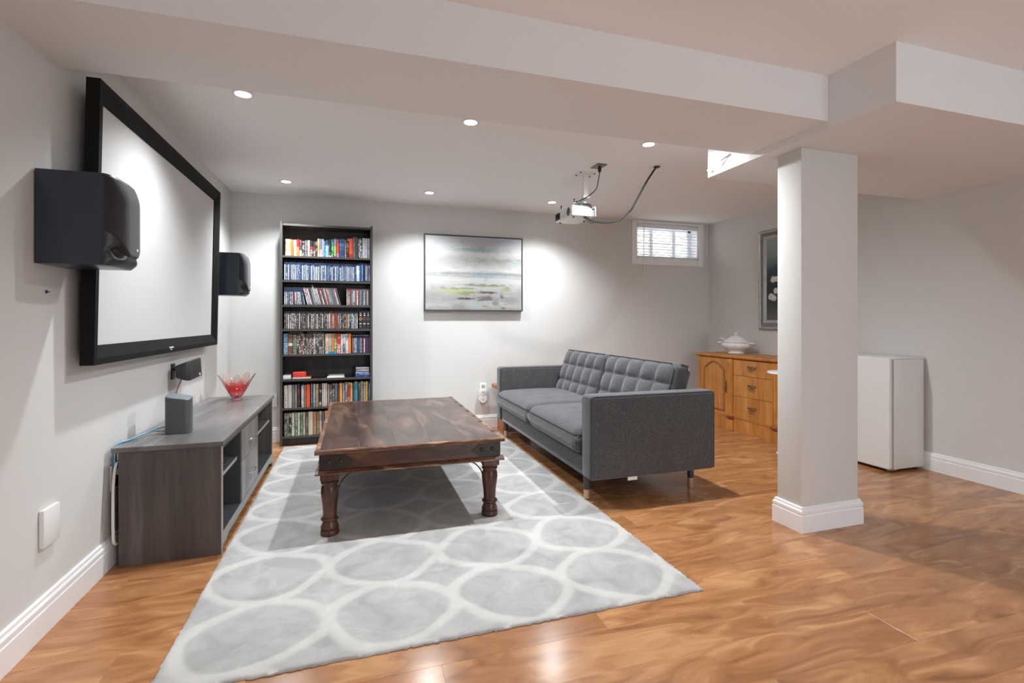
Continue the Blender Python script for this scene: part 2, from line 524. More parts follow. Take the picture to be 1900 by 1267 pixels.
# ---------------------------------------------------------------- coffee table
def make_table():
    ST = [(.22, S2L(34, 22, 17)), (.45, S2L(64, 38, 27)), (.62, S2L(92, 56, 38)), (.82, S2L(138, 96, 70))]
    m_top = wood('worn_table_top', [(.26, S2L(32, 25, 22)), (.44, S2L(58, 41, 33)), (.58, S2L(86, 63, 51)), (.76, S2L(130, 104, 88))], (6, 1.6, 6), .27, 1.1, .12, detail=8, fine=(90, 10, 50), Specular_IOR_Level=.6)
    m_side = wood('dark_table_side', ST, (3.2, 14, 14), .34, .8, .08, detail=6)
    m_edge = wood('worn_table_moulding', [(.3, S2L(58, 36, 26)), (.52, S2L(104, 68, 48)), (.75, S2L(176, 138, 108))], (7, 9, 40), .4, .8, .1, detail=6)
    m_leg = wood('dark_table_leg', [(.25, S2L(34, 20, 15)), (.5, S2L(74, 42, 28)), (.75, S2L(112, 68, 46))], (22, 22, 5), .28, .6, .05)
    X0, X1, Y0t, Y1t, ZT = -.195, .812, 2.688, 4.285, .466
    t = thing('coffee_table', (.31, 3.48, .0145), 'low dark wooden coffee table with turned legs on the rug', 'table')
    # planks of the top
    xs = [X0 + .028, .023, .212, .402, .592, X1 - .028]
    for a, b in zip(xs, xs[1:]):
        obj('top_plank', bx(a + (.0006 if abs(a - .023) < .01 else .0001), b - (.0006 if abs(b - .023) < .01 else .0001), Y0t + .03, Y1t - .03, ZT - .022, ZT - .0008, .0003, 1), m_top, t)
    # profiled border
    pf = [(0, -.020), (.004, -.012), (.002, -.006), (.006, -.001), (.014, 0), (.026, -.0005), (.028, -.004), (.028, -.022), (.012, -.024)]
    def border(name, fl):
        if fl in 'xX':
            s = 1 if fl == 'x' else -1
            xx = X0 if fl == 'x' else X1
            bm = poly(NB(), [(xx + s * a, ZT + b) for a, b in pf], 'y', Y0t + .0285, Y1t - .0285)
        else:
            s = 1 if fl == 'y' else -1
            yy_ = Y0t if fl == 'y' else Y1t
            bm = poly(NB(), [(yy_ + s * a, ZT + b) for a, b in pf], 'x', X0, X1)
        obj(name, bm, m_edge, t)
    for f in 'xXyY': border('top_moulding', f)
    ax0, ax1, ay0, ay1 = X0 + .024, X1 - .024, Y0t + .024, Y1t - .024
    for a in ((ax0, ax1, ay0, ay0 + .03), (ax0, ax1, ay1 - .03, ay1), (ax0, ax0 + .03, ay0 + .031, ay1 - .031), (ax1 - .03, ax1, ay0 + .031, ay1 - .031)):
        obj('apron', bx(a[0], a[1], a[2], a[3], .359, ZT - .023, .002, 1), m_side, t)
    pl = [(0, .340), (.002, .347), (.014, .354), (.020, .3585), (.05, .3585), (.05, .340)]
    for fl in 'xXyY':
        if fl in 'xX':
            s, xx = (1, X0 + .002) if fl == 'x' else (-1, X1 - .002)
            bm = poly(NB(), [(xx + s * a, b) for a, b in pl], 'y', Y0t + .0525, Y1t - .0525)
        else:
            s, yy_ = (1, Y0t + .002) if fl == 'y' else (-1, Y1t - .002)
            bm = poly(NB(), [(yy_ + s * a, b) for a, b in pl], 'x', X0 + .002, X1 - .002)
        obj('lower_moulding', bm, m_edge, t)
    m_iron = mat('blackened_iron', S2L(46, 35, 29), .40, .2, var=.4, vs=(30, 30, 30), bump=.2, bs=60)
    # corner plates with domed studs (near, left and right faces)
    for xa, xb, sx in ((ax0, ax0 + .17, 1), (ax1 - .17, ax1, -1)):
        bm = NB()
        e = xa if sx > 0 else xb
        poly(bm, [(e, .364), (e + sx * .125, .368), (e + sx * .165, .40), (e + sx * .125, .434), (e, .438)], 'y', ay0 - .003, ay0 + .001)
        p = obj('corner_plate', bm, m_iron, t, smooth=False)
        for d in (.045, .105):
            b2 = lathe(NB(), [(.012, 0), (.010, .004), (.005, .0065), (0, .007)], (0, 0, 0), 14)
            for v in b2.verts: v.co = Vector((e + sx * d + v.co.x, ay0 - .003 - v.co.z, .402 + v.co.y))
            obj('stud', b2, m_iron, p)
    for e, sx in ((ax0, -1), (ax1, 1)):
        bm = NB()
        poly(bm, [(ay0, .364), (ay0 + .125, .368), (ay0 + .165, .40), (ay0 + .125, .434), (ay0, .438)], 'x', e - .001 * sx, e + .003 * sx)
        obj('corner_plate', bm, m_iron, t, smooth=False)
    # iron straps along the right border
    for yk in (2.86, 3.16, 3.36, 3.56, 3.80, 3.98, 4.24):
        obj('iron_strap', bx(X1 - .032, X1 - .008, yk, yk + .035, ZT - .001, ZT + .0012, .0006, 1), m_iron, t)
    # turned legs
    prof = [(.044, 0), (.047, .004), (.047, .020), (.044, .027), (.041, .030), (.045, .034), (.046, .040), (.036, .064), (.035, .070), (.043, .076), (.045, .081), (.043, .087), (.035, .094),
            (.034, .104), (.037, .150), (.043, .195), (.0455, .222), (.043, .246), (.038, .258), (.039, .262), (.044, .266), (.0455, .271), (.044, .276), (.040, .280), (.044, .286), (.046, .290)]
    for lx in (-.124, .741):
        for ly in (2.762, 4.21):
            bm = NB()
            lathe(bm, prof, (lx, ly, .0145), 28)
            box(bm, lx - .046, lx + .046, ly - .046, ly + .046, .303, .342, .004, 1)
            l = obj('leg', bm, m_leg, t)
            sx = 1 if lx < .3 else -1
            pts = []
            for q in range(9):
                a = q / 8 * PI / 2
                pts.append((lx + sx * (.040 + .135 * (1 - math.cos(a))), ly, .225 + .115 * math.sin(a)))
            obj('iron_brace', tube(NB(), pts, .0035, 6, 2), m_iron, l)
make_table()

# ---------------------------------------------------------------- sofa
def puff(W, H, T, f, nx=40, ny=30, r=.04):
    """cushion centred on the origin, front facing +z, width along x, height along y; f(u,v) in 0..1 adds relief"""
    bm = NB()
    def edge(a, L):
        d = min(a, L - a)
        return 1 - max(0, (r - d) / r) ** 2 if d < r else 1
    fr, bk = [], []
    for j in range(ny + 1):
        a, b = [], []
        for i in range(nx + 1):
            u, v = i / nx, j / ny
            uu = .5 - .5 * math.cos(PI * u) * (0.35) - .5 * (1 - 2 * u) * .65
            vv = .5 - .5 * math.cos(PI * v) * (0.35) - .5 * (1 - 2 * v) * .65
            x, y = uu * W, vv * H
            du, dv = min(x, W - x) / r, min(y, H - y) / r
            k = 0
            qx, qy = max(0, 1 - du), max(0, 1 - dv)
            q = min(1, math.hypot(qx, qy))
            z = T / 2 - r * (1 - math.sqrt(max(0, 1 - q * q)))
            a.append(bm.verts.new((x - W / 2, y - H / 2, z + f(uu, vv) * (1 - q ** 2))))
            b.append(bm.verts.new((x - W / 2, y - H / 2, -z)))
        fr.append(a); bk.append(b)
    for j in range(ny):
        for i in range(nx):
            bm.faces.new((fr[j][i], fr[j][i + 1], fr[j + 1][i + 1], fr[j + 1][i]))
            bm.faces.new((bk[j][i], bk[j + 1][i], bk[j + 1][i + 1], bk[j][i + 1]))
    def ring(R):
        return [R[0][i] for i in range(nx)] + [R[j][nx] for j in range(ny)] + [R[ny][i] for i in range(nx, 0, -1)] + [R[j][0] for j in range(ny, 0, -1)]
    A, B = ring(fr), ring(bk)
    n = len(A)
    for i in range(n):
        bm.faces.new((A[i], B[i], B[(i + 1) % n], A[(i + 1) % n]))
    return bm

def sofa_fabric():
    g = G('grey_sofa_fabric')
    a = g.noise(g.coord((300, 300, 300)), 1, 3, .7)
    b = g.noise(g.coord((9, 9, 9)), 1, 3, .5)
    c = g.ramp(a, [(.3, S2L(46, 46, 47)), (.5, S2L(80, 80, 81)), (.7, S2L(124, 124, 126))])
    c = g.mix(g.smooth(b, .3, .7, 0, .3), c, S2L(68, 69, 71))
    g.bump(a, .25, .002)
    return g.out(c, .9, Specular_IOR_Level=.2, Sheen_Weight=.4, Sheen_Roughness=.4, Sheen_Tint=(.9, .9, .92, 1))

def make_sofa():
    m = sofa_fabric()
    m_leg = mat('dark_grey_leg', S2L(58, 60, 62), .4)
    m_tip = mat('champagne_metal_tip', S2L(205, 172, 142), .35, .6)
    m_under = mat('sofa_underside', (.03, .03, .03), .9)
    x0, x1, ya, yb, zb, zt = 1.34, 2.235, 2.672, 4.728, .166, .676
    t = thing('sofa', (1.79, 3.7, 0), 'charcoal grey two-seat fabric sofa with button-tufted back cushions and dark legs', 'sofa')
    AT = .13
    seam = mat('sofa_piping', S2L(58, 60, 64), .85)
    for y0, y1, near in ((ya, ya + AT, 1), (yb - AT, yb, 0)):
        a = obj('arm', bx(x0, x1, y0, y1, zb, zt, .022, 4), m, t)
        ye = y0 + .012 if near else y1 - .012
        for yy2 in (y0 + .006, y1 - .006):
            pts = [(x0 + .006, yy2, zb + .01), (x0 + .006, yy2, zt - .03), (x0 + .012, yy2, zt - .012), (x0 + .03, yy2, zt - .006), (x1 - .03, yy2, zt - .006), (x1 - .012, yy2, zt - .012), (x1 - .006, yy2, zt - .03), (x1 - .006, yy2, zb + .01)]
            obj('piping', tube(NB(), pts, .0032, 6, 1), seam, a)
    fr = obj('frame', bx(x0 + .015, x1 - .01, ya + AT + .001, yb - AT - .001, zb - .006, .292, .012, 3), m, t)
    obj('underside', bx(x0 + .05, x1 - .05, ya + AT + .03, yb - AT - .03, zb - .016, zb - .0065), m_under, t, smooth=False)
    # back rest frame
    bm = bx(x1 - .11, x1, ya + AT + .001, yb - AT - .001, .293, zt - .02, .02, 3)
    obj('back_frame', bm, m, t)
    # seat cushions
    ym = (ya + yb) / 2
    def seat_f(u, v):
        z = .034 * (math.sin(PI * u) ** .6) * (math.sin(PI * v) ** .6)
        for cu in (.2, .4, .6, .8):
            for cv in (.33, .66):
                z -= .009 * math.exp(-(((u - cu) / .035) ** 2 + ((v - cv) / .05) ** 2))
            z -= .0025 * math.exp(-((u - cu) / .02) ** 2)
        return z
    for a, b in ((ya + AT + .004, ym - .003), (ym + .003, yb - AT - .004)):
        W_, H_ = b - a, .70
        bm = puff(W_, H_, .165, seat_f, 44, 40, .062)
        for v in bm.verts:
            X, Y, Z = v.co
            # x -> world y, y -> world -x direction (front at 1.30)
            xx = 1.30 + (H_ / 2 - Y)
            sag = .016 * max(0, (Y / H_ + .5)) ** 2
            v.co = Vector((xx, a + W_ / 2 + X, .293 + .0825 + Z))
        c = obj('seat_cushion', bm, m, t, angle=80)
        zz = .293 + .165 - .040
        pts = [(1.95, a + .005, zz), (1.37, a + .005, zz), (1.335, a + .012, zz), (1.312, a + .032, zz), (1.304, a + .07, zz), (1.304, b - .07, zz), (1.312, b - .032, zz), (1.335, b - .012, zz), (1.37, b - .005, zz), (1.95, b - .005, zz)]
        obj('piping', tube(NB(), pts, .003, 6, 2), seam, c)
    # tufted back cushions
    def back_f(u, v):
        nx_, ny_ = 5, 3
        cu, cv = u * nx_, v * ny_
        fu, fv = cu - math.floor(cu), cv - math.floor(cv)
        pu = abs(math.sin(PI * cu)) ** .42
        pv = abs(math.sin(PI * cv)) ** .42
        b = .034 * (min(1, 5 * min(u, 1 - u)) ** .5) * (min(1, 5 * min(v, 1 - v)) ** .5)
        inner_u = 1 if .12 < u < .88 else 0
        cell = .030 * (pu * pv if True else 0)
        # the outermost pads run into the edge
        eu = max(0, 1 - min(u, 1 - u) * nx_ * 2); ev = max(0, 1 - min(v, 1 - v) * ny_ * 2)
        cell = .030 * max(pu, eu ** 2) * max(pv, ev ** 2)
        return b * .6 + cell - .03
    for a, b, tilt, dz in ((ya + AT - .02, ym + .03, .30, .0), (ym + .03, yb - AT - .02, .31, .0)):
        W_, H_ = b - a - .012, .46
        bm = puff(W_, H_, .16, back_f, 90, 60, .05)
        # front (+z) must look to -x, tilted back
        ct, st = math.cos(tilt), math.sin(tilt)
        for v in bm.verts:
            X, Y, Z = v.co
            up, out = Y + H_ / 2, Z
            lx = -out * ct + up * st
            lz = up * ct + out * st
            v.co = Vector((1.955 + lx, (a + b) / 2 - X, .395 + lz + dz))
        c = obj('back_cushion', bm, m, t, angle=80)
        pts = []
        for (X, Y) in ((-W_ / 2 + .012, -H_ / 2 + .05), (-W_ / 2 + .012, H_ / 2 - .05), (-W_ / 2 + .05, H_ / 2 - .012), (W_ / 2 - .05, H_ / 2 - .012), (W_ / 2 - .012, H_ / 2 - .05), (W_ / 2 - .012, -H_ / 2 + .05)):
            up, out = Y + H_ / 2, .066
            pts.append((1.955 - out * ct + up * st, (a + b) / 2 - X, .395 + up * ct + out * st + dz))
        obj('piping', tube(NB(), pts, .003, 6, 1), seam, c)
    for lx in (1.392, 2.165):
        for ly in (2.83, 4.575):
            zf = .015 if lx < 1.5 else 0
            l = obj('leg', lathe(NB(), [(.020, .07), (.0235, zb + .004)], (lx, ly, 0), 20), m_leg, t)
            obj('leg_tip', lathe(NB(), [(.0185, zf + .0005), (.0195, zf + .004), (.0205, .0698)], (lx, ly, 0), 20), m_tip, l)
    obj('care_tag', bx(1.60, 1.665, ya + .015, ya + .017, zb - .02, zb + .002), m_white, t, smooth=False)
make_sofa()

st = thing('side_stand', (1.55, 4.88, 0), 'small reddish wooden stand tucked behind the far sofa arm by the back wall', 'stand')
m_red = wood('reddish_wood', [(.3, S2L(128, 72, 36)), (.7, S2L(178, 108, 62))], (20, 20, 4), .4, .5)
obj('top', bx(1.366, 1.74, 4.76, 5.02, .435, .475, .008, 2), m_red, st)
for xa in (1.425, 1.695):
    obj('side_panel', bx(xa, xa + .022, 4.775, 5.0, 0, .4345, .002, 1), m_red, st)
obj('shelf', bx(1.4475, 1.6945, 4.775, 5.0, .10, .122, .002, 1), m_red, st)

# ---------------------------------------------------------------- media console
def make_console():
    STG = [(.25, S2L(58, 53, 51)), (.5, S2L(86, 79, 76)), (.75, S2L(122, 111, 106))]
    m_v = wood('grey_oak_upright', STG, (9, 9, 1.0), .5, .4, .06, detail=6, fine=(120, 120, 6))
    m_h = wood('grey_oak_top_reflection', [(.25, S2L(76, 74, 74)), (.5, S2L(106, 102, 101)), (.75, S2L(138, 133, 131))], (7, 1.0, 9), .33, .4, .04, detail=6, fine=(110, 6, 100))  # lighter ramp than the uprights: reflection on the top is in the colour
    m_in = mat('console_inside', S2L(62, 62, 63), .55, var=.15, vs=(10, 2, 20))
    m_ed = mat('lit_edge_band', S2L(150, 147, 144), .45)  # light catching the front edges and rail, put into their colour
    m_dr = wood('grey_oak_drawer', [(.25, S2L(92, 89, 88)), (.5, S2L(120, 116, 114)), (.75, S2L(152, 147, 144))], (6, 6, 1.2), .42, .4, .05, detail=6)
    xb, xf, y0, y1, zt = -1.03, -.612, 2.703, 4.262, .525
    t = thing('media_console', (-.82, 3.48, 0), 'grey wood-grain media console along the wall under the projection screen', 'console')
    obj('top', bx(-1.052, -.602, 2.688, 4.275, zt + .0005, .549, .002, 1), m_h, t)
    for y in (y0, y1 - .028):
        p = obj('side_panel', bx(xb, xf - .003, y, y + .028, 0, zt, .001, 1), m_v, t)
        obj('edge_band', bx(xf - .0028, xf, y, y + .028, 0, zt), m_ed, p, smooth=False)
    obj('bottom_panel', bx(xb + .02, xf - .004, y0 + .029, y1 - .029, .080, .098), m_in, t, smooth=False)
    obj('back_panel', bx(xb, xb + .006, y0 + .029, y1 - .029, .06, zt - .001), m_in, t, smooth=False)
    for y in (3.132, 3.648):
        obj('divider', bx(xb + .008, xf - .004, y, y + .018, .0985, zt - .0005), m_in, t, smooth=False)
    for ya, yb in ((y0 + .029, 3.131), (3.667, y1 - .029)):
        s = obj('shelf', bx(xb + .008, xf - .022, ya, yb, .346, .364), m_in, t, smooth=False)
        obj('edge_band', bx(xf - .0218, xf - .02, ya, yb, .346, .364), m_ed, s, smooth=False)
    # front rail with an arched cut at each end
    bm = poly(NB(), [(y0 + .029, .034), (y0 + .10, .034), (y0 + .13, .050), (y1 - .13, .050), (y1 - .10, .034), (y1 - .029, .034), (y1 - .029, .092), (y0 + .029, .092)], 'x', xf - .018, xf - .0005)
    obj('front_rail', bm, m_ed, t, smooth=False)
    obj('top_rail', bx(xf - .02, xf - .003, y0 + .029, y1 - .029, zt - .022, zt - .0005), m_v, t, smooth=False)
    for z0, z1 in ((.100, .318), (.322, .502)):
        d = obj('drawer', bx(xf - .018, xf, 3.153, 3.645, z0, z1, .0015, 1), m_dr, t)
        zc = (z0 + z1) / 2 + .0
        yc = 3.40
        pts = [(xf, yc - .062, zc), (xf + .018, yc - .058, zc), (xf + .026, yc - .04, zc), (xf + .028, yc, zc), (xf + .026, yc + .04, zc), (xf + .018, yc + .058, zc), (xf, yc + .062, zc)]
        obj('handle', tube(NB(), pts, .0045, 8, 3), m_chrome, d)
make_console()
bm = bx(-.90, -.66, 2.78, 3.02, .3645, .400, .005, 2)
t = thing('media_player', (-.78, 2.9, .3645), 'black media player box on the near shelf of the grey console', 'media player')
obj('case', bm, m_black, t)
obj('front_strip', bx(-.6598, -.6575, 2.80, 3.0, .376, .384), mat('glossy_black', (.02, .02, .022), .1), t, smooth=False)
t = thing('gamepad', (-.78, 2.9, .400), 'black gamepad lying on the media player in the console', 'gamepad')
bm = NB(); tube(bm, [(-.70, 2.83, .408), (-.735, 2.845, .418), (-.75, 2.90, .420), (-.735, 2.955, .418), (-.70, 2.97, .408)], lambda q: .014 + .006 * math.sin(PI * q), 10, 4)
obj('body', bm, m_rubber, t)
for yk in (2.87, 2.93): obj('thumbstick', lathe(NB(), [(.005, 0), (.005, .008), (.008, .010), (.007, .013)], (-.742, yk, .436), 12), m_black, t)
t = thing('set_top_box', (-.78, 3.95, .3645), 'black set-top box on the far shelf of the grey console', 'set-top box')
obj('case', bx(-.92, -.68, 3.78, 4.08, .3645, .415, .005, 2), m_black, t)
obj('display', bx(-.6798, -.678, 3.84, 3.98, .38, .40), mat('glossy_black', (.02, .02, .022), .1), t, smooth=False)
t = thing('disc_player', (-.78, 3.93, .4152), 'black disc player stacked on the set-top box in the console', 'disc player')
obj('case', bx(-.92, -.70, 3.80, 4.05, .4152, .452, .004, 2), m_rubber, t)
obj('tray_door', bx(-.6998, -.698, 3.85, 3.98, .43, .442), m_black, t, smooth=False)

# router with slanted top
def make_router():
    t = thing('wifi_router', (-.866, 2.96, .549), 'tall dark grey wireless router with a slanted top on the media console', 'router')
    bm = NB()
    pts = []
    w, d = .056, .044   # half sizes
    cx_, cy_ = -.866, 2.965
    rot = math.radians(4)
    R_ = .022
    for (sx, sy, a0) in ((1, -1, -90), (1, 1, 0), (-1, 1, 90), (-1, -1, 180)):
        for k in range(6):
            a = math.radians(a0 + 90 * k / 5)
            px, py = sx * (w - R_) + R_ * math.cos(a), sy * (d - R_) + R_ * math.sin(a)
            pts.append((cx_ + px * math.cos(rot) - py * math.sin(rot), cy_ + px * math.sin(rot) + py * math.cos(rot), px, py))
    lo = [bm.verts.new((p[0], p[1], .551)) for p in pts]
    hi = [bm.verts.new((p[0], p[1], .728 - .17 * p[2] + .12 * p[3] + .006)) for p in pts]
    n = len(pts)
    for i in range(n): bm.faces.new((lo[i], lo[(i + 1) % n], hi[(i + 1) % n], hi[i]))
    bm.faces.new(lo[::-1]); bm.faces.new(hi)
    obj('body', bm, mat('router_grey', S2L(84, 86, 86), .45, .1), t)
    bm = NB()
    A = [bm.verts.new((p[0] * .96 + cx_ * .04, p[1] * .96 + cy_ * .04, .728 - .17 * p[2] + .12 * p[3] + .0062)) for p in pts]
    B = [bm.verts.new((p[0] * .92 + cx_ * .08, p[1] * .92 + cy_ * .08, .728 - .17 * p[2] * .96 + .12 * p[3] * .96 + .009)) for p in pts]
    for i in range(n): bm.faces.new((A[i], A[(i + 1) % n], B[(i + 1) % n], B[i]))
    bm.faces.new(B); bm.faces.new(A[::-1])
    obj('top_panel', bm, mat('router_top', S2L(128, 134, 142), .3, .3), t)
    obj('foot', bx(cx_ - .045, cx_ + .045, cy_ - .034, cy_ + .034, .549, .5512), m_rubber, t, smooth=False)
make_router()
for i, (nm, c, lab, dy, r) in enumerate((('router_cable', S2L(40, 150, 190), 'blue network cable running from the router over the console edge', .0, .0028), ('router_cable', S2L(225, 228, 228), 'white network cable running from the router over the console edge', .016, .0028), ('router_cable', S2L(40, 42, 44), 'black power cord running from the router across the console', .032, .0022))):
    pts = [(-.922, 2.962 + dy * .6, .585 - i * .012), (-.950, 2.955 + dy, .578 - i * .01), (-.990, 2.90 + dy, .568), (-1.028, 2.82 + dy, .556), (-1.052, 2.77 + dy, .552), (-1.062, 2.74 + dy, .53), (-1.062, 2.735 + dy, .44)]
    tag(obj(nm, tube(NB(), pts, r, 8, 5), mat('cable_%d' % i, c, .4)), lab, 'cable')

# red glass flower bowl
def make_bowl():
    cx_, cy_, z0 = -.832, 4.11, .5495
    n, mT = 96, 18
    def surf(th, t):
        lob = math.cos(5 * th + .5)
        l2 = .5 + .5 * lob
        R = .030 + t ** .8 * (.055 + .030 * l2) + .014 * t * t * l2
        z = .012 + t * (.105 + .070 * l2) - .012 * t * t * (1 - l2)
        R *= 1 - .10 * (1 - l2) * math.sin(PI * t)
        return Vector((cx_ + R * math.cos(th), cy_ + R * math.sin(th), z0 + z))
    bm = NB()
    out_, inn = [], []
    for j in range(mT + 1):
        out_.append([bm.verts.new(surf(2 * PI * i / n, j / mT)) for i in range(n)])
    for j in range(mT + 1):
        row_ = []
        for i in range(n):
            p = surf(2 * PI * i / n, j / mT)
            d = Vector((cx_, cy_, p.z)) - p
            th_ = .006 - .003 * j / mT
            row_.append(bm.verts.new(p + d.normalized() * th_ + Vector((0, 0, .006 * (1 - j / mT) + .001))))
        inn.append(row_)
    for L in (out_, inn):
        for j in range(mT):
            for i in range(n):
                bm.faces.new((L[j][i], L[j][(i + 1) % n], L[j + 1][(i + 1) % n], L[j + 1][i]))
    for i in range(n):
        bm.faces.new((out_[mT][i], out_[mT][(i + 1) % n], inn[mT][(i + 1) % n], inn[mT][i]))
    bm.faces.new(out_[0][::-1]); bm.faces.new(inn[0])
    g = G('pink_glass')
    sep = g.n('ShaderNodeSeparateXYZ'); g.t.links.new(g.coord(), sep.inputs[0])
    c = g.ramp(g.smooth(sep.outputs[2], 0, .19), [(0, (.97, .62, .60)), (.3, (.88, .14, .16)), (.6, (.93, .36, .34)), (.85, (.98, .74, .68)), (1, (.99, .82, .76))])
    m = g.out(c, .06, Transmission_Weight=.93, IOR=1.38, Coat_Weight=.3, Coat_Roughness=.05)
    t = thing('flower_bowl', (cx_, cy_, z0), 'pink-red glass bowl with petal-shaped rim on the media console', 'bowl')
    obj('petals', bm, m, t, angle=70)
    obj('foot', lathe(NB(), [(.040, 0), (.041, .004), (.034, .010), (.031, .0125), (0, .0125)], (cx_, cy_, z0), 32), m, t)
make_bowl()

# ---------------------------------------------------------------- bookcase
m_bc = wood('black_brown_veneer', [(.3, S2L(30, 28, 27)), (.7, S2L(52, 48, 46))], (30, 30, 2), .42, .3, .04)
m_bc_edge = mat('black_brown_edge', S2L(74, 71, 68), .4)
BX0, BX1, BY0, BY1 = -.6385, .1615, 4.857, 5.060
SH = [1.716, 1.494, 1.271, 1.051, .824, .599, .340, .085]     # top faces of the shelves
def make_bookcase():
    t = thing('bookcase', (-.2385, 4.96, 0), 'tall black-brown bookcase packed with books and disc cases against the back wall', 'bookcase')
    for a in (BX0, BX1 - .02):
        s = obj('side_panel', bx(a, a + .02, BY0, BY1, 0, 2.02, .001, 1), m_bc, t)
        obj('edge_band', bx(a, a + .02, BY0 - .0006, BY0 - .0001, 0.001, 2.019), m_bc_edge, s, smooth=False)
    p = obj('top_panel', bx(BX0 + .0205, BX1 - .0205, BY0 + .004, BY1, 1.985, 2.005, .001, 1), m_bc, t)
    obj('edge_band', bx(BX0 + .0205, BX1 - .0205, BY0 + .0032, BY0 + .0038, 1.986, 2.004), m_bc_edge, p, smooth=False)
    for z in SH:
        s = obj('shelf', bx(BX0 + .0205, BX1 - .0205, BY0 + .004, BY1 - .008, z - .018, z, .0008, 1), m_bc, t)
        obj('edge_band', bx(BX0 + .0205, BX1 - .0205, BY0 + .0032, BY0 + .0038, z - .0175, z - .0005), m_bc_edge, s, smooth=False)
    obj('back_panel', bx(BX0 + .0205, BX1 - .0205, BY1 - .0075, BY1 - .002, .01, 1.984), m_bc, t, smooth=False)
    obj('plinth', bx(BX0 + .0205, BX1 - .0205, BY0 + .02, BY0 + .036, 0, .0665), m_bc, t, smooth=False)
make_bookcase()

def spine(c, tc=None, gloss=.45):
    """c, tc are 0-255 rgb; tc = colour of lettering too small to read"""
    key = 'spine_%02x%02x%02x' % c + ('' if tc is None else '_%02x%02x%02x' % tc)
    if key in MC: return MC[key]
    g = G(key)
    col = S2L(*c)
    if tc:
        f = g.noise(g.coord((170, 170, 75), rnd=50.0), 1, 2, .7)
        h = g.noise(g.coord((9, 9, 16), rnd=31.0), 1, 1, .5)
        k = g.math('MULTIPLY', g.smooth(f, .50, .56), g.smooth(h, .44, .52))
        col = g.mix(k, col, S2L(*tc))
    MC[key] = g.out(col, gloss)
    return MC[key]
m_page = mat('book_pages', S2L(226, 216, 196), .8)
ORD = 'first second third fourth fifth sixth seventh eighth ninth tenth eleventh twelfth thirteenth fourteenth fifteenth sixteenth seventeenth eighteenth nineteenth'.split()
def nth(i):
    i += 1
    if i < 20: return ORD[i - 1]
    t = ('twenty', 'thirty', 'forty', 'fifty')[i // 10 - 2]
    if i % 10 == 0: return t[:-1] + 'ieth'
    return t + '-' + ORD[i % 10 - 1]
NUM = ['first', 'second', 'third', 'fourth', 'fifth', 'sixth', 'seventh', 'lowest']
BOOK_N = [0]
def upright(name, x0, x1, z, h, d, zones, label, cat, group, lean=0, y0=BY0 + .018, case=False):
    """zones: list of (height fraction, material) from the bottom up"""
    w = x1 - x0
    bm = NB()
    mats, prev = [], 0
    zz = [0] + [a * h for a, _ in zones]
    for q, (fr, m) in enumerate(zones):
        mats.append(m)
    g_ = .0006
    prof = [(g_, d), (g_, .003), (w * .2, .0008), (w * .5, 0), (w * .8, .0008), (w - g_, .003), (w - g_, d)] if not case else [(g_, d), (g_, .0012), (w * .22 if w < .02 else .0016, 0), (w * .78 if w < .02 else w - .0016, 0), (w - g_, .0012), (w - g_, d)]
    rings = []
    for zq in zz:
        rings.append([bm.verts.new((x0 + a, y0 + b, z + zq)) for a, b in prof])
    for q in range(len(zones)):
        A, B = rings[q], rings[q + 1]
        n = len(A)
        for i in range(n):
            bm.faces.new((A[i], A[(i + 1) % n], B[(i + 1) % n], B[i])).material_index = q if not (case and w < .02 and i != 2) else len(zones) - 1
    bm.faces.new(rings[0][::-1]).material_index = 0
    f = bm.faces.new(rings[-1]); f.material_index = len(zones) - 1
    if not case and w > .012:
        r = bmesh.ops.inset_region(bm, faces=[f], thickness=.0022, depth=0)
        mats.append(m_page)
        f.material_index = len(zones)
        for v in f.verts: v.co.z -= .003
    o = obj(name, bm, mats, None, smooth=False, origin=(x0, y0, z))
    if lean: o.rotation_euler = (0, -lean, 0)
    return tag(o, label, cat, group)

def CX(c): return -.6075 + (c - 170) / 10 * .00463
def cname(c):
    r, g, b = c
    mx, mn = max(c), min(c)
    if mx < 70: return 'black'
    if mx - mn < 32: return 'white' if mx > 205 else 'light grey' if mx > 160 else 'grey' if mx > 105 else 'dark grey'
    if b >= r and b >= g: return ('pale blue' if mx > 180 else 'blue' if mx > 110 else 'navy') if b - g > 8 or b > r else 'teal'
    if g > r: return 'green'
    if r - g > 100 and g < 95: return 'red'
    if r - b > 90 and r > 190: return 'orange'
    return 'tan' if mx > 160 else 'brown'

